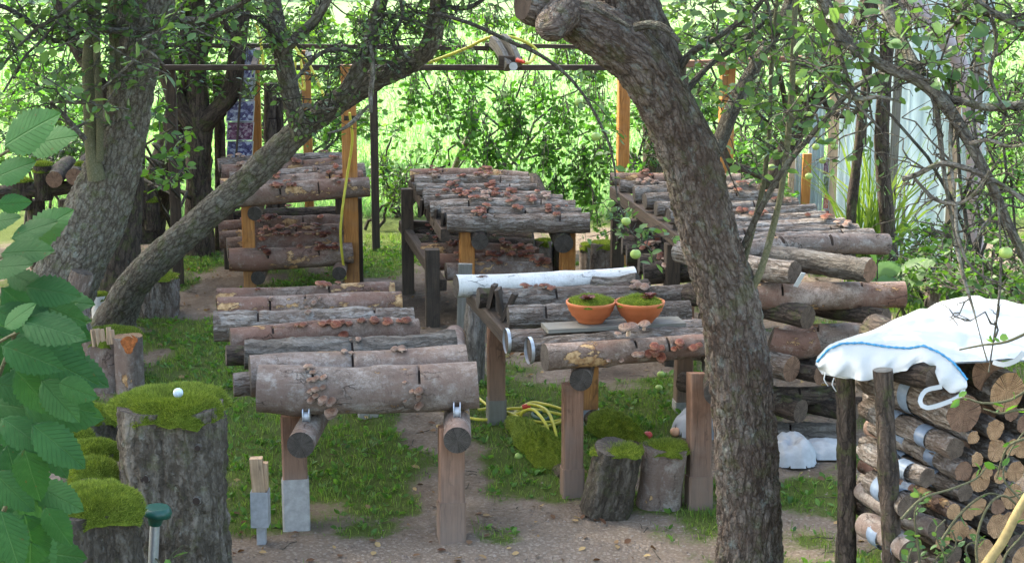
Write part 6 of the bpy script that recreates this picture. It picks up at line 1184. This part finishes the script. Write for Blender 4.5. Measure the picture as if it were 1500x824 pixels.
# birch-like stubs behind the middle racks
for (x, y, Y, wd, kd, lb) in ((885, 355, 13.4, 40, 'grey', 'leaning grey stub with peeling bark behind the hanging apple twig'), (797, 352, 13.6, 26, 'grey', 'pale thin stub seen under the back middle rack, left'), (822, 356, 13.6, 26, 'dark', 'dark stub seen under the back middle rack, right'), (862, 358, 13.9, 26, 'grey', 'narrow stub just left of the leaning grey one'), (1367, 421, 10.4, 23, 'furrow', 'grey post stub standing in weeds behind the white bag')):
    stump(x, y, Y, wd, 0, lb, kd, seed=int(x), nb=900 if x != 1367 else 5, mossh=.02, grp='thin stubs beyond the racks', top='moss' if x in (797, 862, 885) else 'x')
# metal post shoe with two wooden wedges
b = PZ(383, 796); an = empty('post_anchor', b, 'grey metal post socket on a stake holding two wooden wedges', 'post anchor'); Yb = b[1]; s_ = px(Yb)
mb = MB(); beam(mb, (b[0], b[1], -.1), P(383, 768, Yb), .045, .045); mb.build('stake', M_ZINC, an, smooth=False)
m0 = P(382, 768, Yb); m1 = P(381, 717, Yb)
for (dx, dy, w1, d1) in ((0, -.04, .086, .005), (0, .04, .086, .005), (-.041, 0, .005, .075), (.041, 0, .005, .075)): mb = MB(); beam(mb, m0 + (dx, dy, 0), m1 + (dx, dy, 0), w1, d1); mb.build('socket_plate', M_ZINC, an, smooth=False)
mb = MB(); beam(mb, m0 + (0, 0, -.003), m0 + (0, 0, .003), .08, .075); mb.build('socket_base', M_ZINC, an, smooth=False)
mb = MB(); beam(mb, P(381, 735, Yb - .01), P(375, 670, Yb - .02), .062, .045); mb.build('wood_wedge', M_PINEW, an, smooth=False)
mb = MB(); beam(mb, P(388, 735, Yb + .02), P(387, 677, Yb + .02), .035, .045); mb.build('wood_wedge', M_PINEW, an, smooth=False)
# green topped stake
k_ = empty('solar_stake', P(218, 824, 6.55) * (1, 1, 0), 'dark green mushroom-topped stake with a silver tube beside the biggest stump', 'garden stake'); mb = MB(); a = P(214, 850, 6.55); a[2] = -.05; b = P(227, 764, 6.55); tube(mb, [(*a, .021), (*b, .021)], 18, .1); mb.build('tube', M_STEEL, k_)
mb = MB(); tube(mb, [(*P(227, 768, 6.55), .026), (*P(228, 757, 6.55), .034), (*P(229, 753, 6.55), .062), (*P(229.5, 748, 6.55), .064), (*P(230, 744, 6.55), .058), (*P(230, 742, 6.55), .05)], 26, raw=True, caps=(0, 0)); mb.build('head', M_GPLAS, k_)
# moss table at far left
mt_ = empty('moss_table', P(75, 278, 14.6) * (1, 1, 0), 'low log bench with end-on logs and moss cushions, far left', 'bench')
rail(mt_, P(-20, 285, 14.4), P(118, 272, 14.6), .062, M_DARKBARK, 'rail'); 
for x in (52, 100): c = P(x, 300, 14.6); mb = MB(); tube(mb, [(c[0], c[1], -.1, .08), (c[0], c[1], c[2] + .05, .08)], 14, .05, disp_smooth(.004, x)); mb.build('leg', [M_DARKBARK], mt_)
for (x, y, r_, lb) in ((78, 263, 13, 'end-on log on the moss bench, left one'), (108, 259, 13, 'end-on log on the moss bench, right one touching the thick trunk')):
    e = P(x, y, 14.25); make_log(e + (-.1, .9, .02), e, r_ * px(14.2), 'dark', lb, 'logs on the moss bench', (), [], (M_ENDG, M_ENDR))
for i, (x, y, wd, lb) in enumerate(((62, 242, 28, 'upper moss cushion on the stacked bench stubs'), (62, 252, 28, 'lower moss cushion on the stacked bench stubs'), (30, 266, 34, 'moss cushion at the left end of the bench'), (118, 243, 16, 'small moss cushion behind the right bench log'), (212, 262, 26, 'moss cushion beyond the thickest trunk, upper'), (205, 280, 30, 'moss cushion beyond the thickest trunk, lower'), (222, 295, 26, 'dark moss cushion at the foot of the leaning plum trunk'))):
    c = P(x, y, 14.5); moss_dome(None, c, wd * .5 * px(14.5), .03, 'moss_cushion', 700, .02, 30 + i, label=lb, cat='moss', group='small moss cushions at the left back')
    mb = MB(); tube(mb, [(c[0], c[1], max(-.05, c[2] - .25), wd * .45 * px(14.5)), (c[0], c[1], c[2], wd * .46 * px(14.5))], 16, .05, disp_smooth(.005, i), caps=(None, 0)); tag(mb.build('tree_stump', M_DARKBARK, loc=(c[0], c[1], 0)), 'dark stub carrying the ' + lb, 'stump', 'stubs under the moss cushions')
# mossy log edging under the middle rack, moss by the stubs
for (x0, y0, x1, y1, w_, lb) in ((752, 622, 832, 700, .09, 'mossy log lying in the grass behind the left tall post'), (868, 612, 942, 662, .09, 'bright mossy log lying behind the two leaning stubs')):
    a, b = PZ(x0, y0, .03), PZ(x1, y1, .03); c = (a + b) / 2; L = np.linalg.norm(b - a) / 2; rt = empty('mossy_log', c, lb, 'log', 'mossy edging logs'); mb = MB(); tube(mb, [(*a, .06), (*c, .07), (*b, .06)], 22, .04, disp_smooth(.006, 3), caps=(0, 0)); mb.build('stub', [M_DARKBARK], rt)
    moss_dome(rt, c + (0, 0, .0), .12, .10, 'moss', 16000, .013, int(x0), elong=L / .12, rot=math.atan2(b[1] - a[1], b[0] - a[0]), lump=.4)
# hoses on the ground
def ground_hose(pts, r, lbl, mat=M_HOSE):
    q = [PZ(x, y, z) for (x, y, z) in pts]; mb = MB(); tube(mb, np.column_stack([q, np.full(len(q), r)]), 8, .03); return tag(mb.build('garden_hose', mat, loc=q[0]), lbl, 'hose', 'yellow hoses')
ground_hose([(640, 598, .02), (690, 612, .02), (720, 614, .02), (745, 610, .03), (775, 590, .05), (800, 592, .06), (825, 600, .05), (835, 610, .03), (800, 618, .03), (760, 612, .04), (740, 600, .05), (770, 598, .07), (815, 605, .06), (832, 612, .04), (790, 625, .03), (750, 606, .05), (720, 598, .03), (700, 600, .02)], .0095, 'coiled yellow hose lying in the grass under the middle rack')
ground_hose([(700, 582, .02), (725, 600, .02), (760, 605, .06), (775, 592, .12), (800, 600, .14), (812, 625, .10), (815, 650, .03), (808, 652, .01), (800, 622, .12), (782, 600, .15), (765, 604, .10), (762, 618, .03)], .0095, 'raised loop of yellow hose beside the left tall post')
ground_hose([(780, 605, .04), (792, 600, .05), (808, 606, .05), (800, 614, .04), (786, 612, .04), (780, 605, .05), (795, 603, .06)], .011, 'short dark green hose coil inside the yellow loops', M_GREENH)
mb = MB(); q = PZ(765, 596, .10); tube(mb, [(*q, .016), (*(q + (.05, .0, .01)), .018)], 12, raw=True); tag(mb.build('hose_coupling', M_RED, loc=q), 'red coupling on the coiled hose under the middle rack', 'hose coupling')
# fruit
def apple(q, r, mat, lbl, grp, hang=False):
    rt = empty('apple', q, lbl, 'apple', grp); mb = MB(); a = np.linspace(0, PI, 11); prof = [(max(.0005, r * math.sin(t_)), r * math.cos(t_) * .92 - (.18 * r * math.exp(-(t_ / .35) ** 2)) + (.1 * r * math.exp(-((PI - t_) / .3) ** 2))) for t_ in a]
    tube(mb, [(q[0], q[1], q[2] + z, rr) for rr, z in prof], 18, raw=True, caps=(None, None)); mb.build('fruit', mat, rt); mb = MB(); tube(mb, [(q[0], q[1], q[2] + r * .7, r * .06), (q[0] + r * .15, q[1], q[2] + r * 1.5, r * .05)], 5, raw=True); mb.build('stalk', M_TWIG, rt)
for (x, y, lb) in ((968, 548, 'green windfall apple on the dark soil, upper of two'), (965, 568, 'green windfall apple on the dark soil, lower of two'), (760, 668, 'green windfall apple in the grass under the middle rack')): apple(PZ(x, y, .025), .026, M_APPLE, lb, 'windfall apples')
apple(PZ(949, 637, .025), .028, M_APPLER, 'red windfall apple behind the leaning stubs', 'windfall apples'); apple(PZ(989, 632, .03), .032, M_APPLEP, 'peach-coloured windfall apple beside the white sack', 'windfall apples')
HANGA = [(931, 374, 9.3, 9, 'largest green apple hanging lowest on the twig over the racks'), (917, 324, 9.3, 7, 'green apple hanging in the middle of the twig over the racks'), (873, 200, 10.0, 7, 'green apple hanging high behind the big apple trunk, right'), (848, 150, 10.0, 6.5, 'green apple hanging high above the back middle rack'), (1473, 370, 5.7, 10, 'green apple hanging at the right edge over the white bag')]
HANGA[0] = (931, 372, 9.3, 8, HANGA[0][4])
for (x, y, Y, rp, lb) in HANGA: apple(P(x, y, Y), rp * px(Y), M_APPLE, lb, 'hanging apples')
CRAB = [(1071, 8), (1073, 48), (1061, 70), (1150, 78), (1120, 150), (1085, 98), (1180, 113), (1096, 160), (1172, 145), (1122, 232), (1192, 196), (1195, 215), (1185, 168), (1160, 208), (1200, 205), (1130, 245), (1153, 228), (1205, 235), (1220, 207), (1222, 215), (1185, 258), (1170, 120), (1110, 170)]
ZN = [sorted([c_ for c_ in CRAB if lo <= c_[1] < hi]) for lo, hi in ((0, 90), (90, 150), (150, 212), (212, 400))]
def WHERE(x, y):
    for z_, w_ in zip(ZN, ('top', 'upper', 'middle', 'lowest')):
        if (x, y) in z_: return 'crab apple, %s from the left among the %s ones of the dense crown' % (ORDN[z_.index((x, y))], w_)
for i, (x, y) in enumerate(CRAB): q = P(x, y, 11.4 + (i % 5) * .12); apple(q, 5.5 * px(11.5), M_APPLE, 'small green ' + WHERE(x, y), 'crab apples in the dense crown')
# white sacks on the ground
def sack(pts, lbl, h, seed):
    c = PZ(*pts[0]); rx, ry = pts[1]; n = 34; u, v = np.meshgrid(np.linspace(-1, 1, n), np.linspace(-1, 1, n)); u = u.ravel(); v = v.ravel(); rr = np.sqrt(u * u + v * v); ed = .75 + .3 * n2(u * 1.5 + seed, v * 1.5, seed)
    z = h * np.clip(1 - (rr / ed) ** 2.2, 0, 1) ** .5 * (.6 + .9 * (n2(u * 2 + seed, v * 2, seed + 1, 2)) - .5 * np.abs(n2(u * 3 + v * 2, v * 3 - u, seed + 2, 1) - .5)) ; X = c[0] + u * rx; Y = c[1] + v * ry
    i = np.arange(n - 1)[:, None] * n; j = np.arange(n - 1)[None]; Q = np.stack([i + j, i + j + 1, i + n + j + 1, i + n + j], 2).reshape(-1, 4); keep = (rr[Q].max(1) < ed[Q].mean(1) * 1.08)
    V = np.stack([X, Y, z + .012], 1); return tag(MB().add(V, Q[keep]).build('plastic_sack', M_SACK, loc=c), lbl, 'sack', 'crumpled sacks')
sack(((1158, 672), (.16, .22)), 'crumpled grey-white sack at the foot of the crosswise stack, left', .14, 3); sack(((1205, 666), (.2, .14)), 'flat grey-white sack at the foot of the crosswise stack, right', .09, 5); sack(((1022, 634), (.17, .2)), 'white sack behind the right rack post', .13, 8)
# ------------------------------------------------------------ foreground bush at left
bush = empty('hornbeam_bush', (-1.15, 3.0, 0), 'out-of-reach foreground bush of broad serrated leaves at the left edge', 'bush'); bush['label'] = 'foreground bush of broad serrated leaves along the left edge'
BL = [(0, 225, 70, -155, 0), (5, 215, 88, 32, .9), (40, 215, 72, 18, .85), (-10, 262, 58, 25, .8), (-5, 300, 40, 5, .5), (30, 358, 78, 36, .9), (0, 372, 70, 10, .5), (-20, 330, 50, 20, .6), (10, 400, 55, -12, .3), (35, 420, 70, -5, .4), (0, 420, 80, -40, .5), (40, 440, 60, -25, .3),
      (-10, 455, 70, -15, .6), (30, 470, 85, -8, .3), (60, 480, 65, -30, .5), (0, 505, 80, -20, .5), (45, 515, 90, -28, .35), (75, 520, 80, -22, .4), (20, 540, 75, -50, .6), (60, 555, 70, -45, .7), (-10, 560, 70, -10, .3), (30, 590, 100, -10, .6), (70, 590, 60, -10, .4),
      (0, 610, 80, -30, .5), (45, 620, 85, -40, .6), (10, 650, 60, -70, .2), (35, 655, 75, -80, .3), (60, 640, 60, -50, .5), (-10, 690, 70, -40, .5), (20, 700, 80, -55, .7), (50, 710, 70, -20, .8), (0, 745, 80, -70, .4), (35, 750, 85, -80, .2), (65, 740, 60, -60, .5), (-10, 790, 60, -30, .6), (20, 800, 70, -60, .5), (45, 790, 80, -95, .3), (85, 560, 55, -15, .5), (5, 480, 50, 40, .8), (55, 600, 70, 10, .4), (90, 520, 40, -50, .6), (15, 350, 60, 25, .6), (-15, 395, 60, 15, .4), (70, 450, 55, -15, .5)]
rs = np.random.RandomState(303)
for k_ in range(46): y = rs.uniform(420, 830); BL.append((rs.uniform(-30, 60 if y < 640 else 35), y, rs.uniform(50, 85), rs.uniform(-80, 20), rs.uniform(.1, .8)))
for i, (x, y, s_, a, lv) in enumerate(BL):
    Y = 2.95 + rs.uniform(-.12, .12) + (.22 if i >= 44 else 0); p0 = P(x, y, Y); a = math.radians(a); d = np.array([math.cos(a), rs.uniform(-.45, .2), math.sin(a)]); bigleaf(bush, p0, d, unit((rs.normal(0, .35), -1 + rs.uniform(0, .3), .75 + rs.normal(0, .3))), s_ * px(Y) * 1.18, M_LF_BIG, lv, teeth=11, wd=.33)
for (pts) in ([(-60, 840, 9), (-10, 780, 8), (25, 700, 7), (50, 650, 5)], [(-60, 700, 9), (-20, 600, 7), (10, 520, 6), (45, 430, 5), (50, 415, 3)], [(-60, 400, 7), (-10, 380, 5), (30, 372, 4), (82, 371, 3)], [(-50, 260, 6), (0, 228, 5), (28, 212, 4)], [(-60, 540, 8), (0, 500, 5), (60, 470, 4)]): limb(pts, 3.05, 3.0, 8, .02, disp_smooth(.0006, 5), M_SPROUT, 'stem', bush)
mb = MB(); tube(mb, [(-1.25, 3.05, 0, .02), (-1.2, 3.05, 1.0, .018), (-1.15, 3.05, 1.8, .015)], 10, .08, disp_smooth(.001, 5)); mb.build('stem', M_SPROUT, bush)
# ------------------------------------------------------------ bush and corkscrew willow at lower right
def px_plant(nm, lbl, cat, stems, leaf, dens, mat, Y, seed, wd=1.0):
    t = empty(nm, (*P(stems[0][0][0], 824, Y)[:2], 0), lbl, cat); r_ = np.random.RandomState(seed); mL = MB()
    for s_ in stems:
        q = [P(x, y, Y + (k_ * .02)) for k_, (x, y) in enumerate(s_)]; mb = MB(); qq = catmull(np.column_stack([q, np.linspace(.006, .003, len(q))]), .02); tube(mb, qq, 6, raw=True); mb.build('stem', M_SPROUT, t)
        spray(mL, None, qq[:, :3], leaf, dens, r_, (.3, 1), -.1, rad=leaf * .5, width=wd)
    mL.build('foliage', mat, t, kind='stuff'); return t
px_plant('elder_bush', 'blue-green leafy bush sprouting in front of the covered wood pile', 'bush', [[(1350, 860), (1345, 800), (1340, 755), (1350, 722)], [(1370, 860), (1385, 820), (1370, 780), (1385, 760)], [(1340, 860), (1330, 820), (1345, 785)], [(1400, 860), (1420, 830), (1415, 800), (1440, 790)], [(1360, 860), (1375, 830), (1400, 800), (1395, 778)], [(1380, 870), (1360, 840), (1385, 800)]], .042, 62, M_LF_APPLE, 6.0, 4)
wl_ = px_plant('corkscrew_willow', 'yellowish corkscrew willow stems curling before the log ends', 'shrub', [[(1455, 880), (1460, 800), (1478, 765), (1495, 735), (1470, 700), (1480, 660), (1510, 620)], [(1440, 880), (1430, 800), (1445, 745), (1470, 725), (1500, 745), (1530, 730)], [(1380, 790), (1400, 760), (1425, 735), (1450, 722), (1478, 728), (1500, 720)], [(1320, 760), (1350, 730), (1395, 715), (1430, 700), (1450, 680), (1475, 690)], [(1480, 870), (1470, 820), (1500, 780), (1520, 740)]], .05, 10, M_LF_WEED, 5.8, 6, .35)
mb = MB(); q = catmull(np.array([(*P(1440, 900, 5.7), .02), (*P(1432, 850, 5.7), .019), (*P(1470, 790, 5.7), .018), (*P(1490, 750, 5.7), .016), (*P(1520, 700, 5.7), .013)]), .03); tube(mb, q, 12, raw=True, disp=disp_smooth(.001, 4)); M_WILLOW = mat_plain('willow_bark', (.32, .24, .10), .7, .25, 40); mb.build('stem', M_WILLOW, wl_)
# curls of fresh willow leaves / leafy twig in front of the pile
tw = px_plant('leafy_twig', 'bright leafy twig in front of the thick brown log end', 'twig', [[(1520, 560), (1480, 585), (1440, 590), (1412, 582), (1395, 588)], [(1520, 600), (1490, 600), (1465, 605), (1440, 598)], [(1510, 640), (1480, 650), (1468, 672), (1460, 700)], [(1520, 480), (1475, 500), (1440, 505), (1405, 512)]], .048, 20, M_LF_WEED, 5.6, 8, .9)
# small plant at the biggest stump's foot
px_plant('seedling', 'small bright seedling at the bottom edge by the biggest stump', 'plant', [[(245, 850), (250, 815), (268, 798)], [(240, 850), (235, 825), (225, 815)]], .06, 22, M_LF_WEED, 6.5, 9)
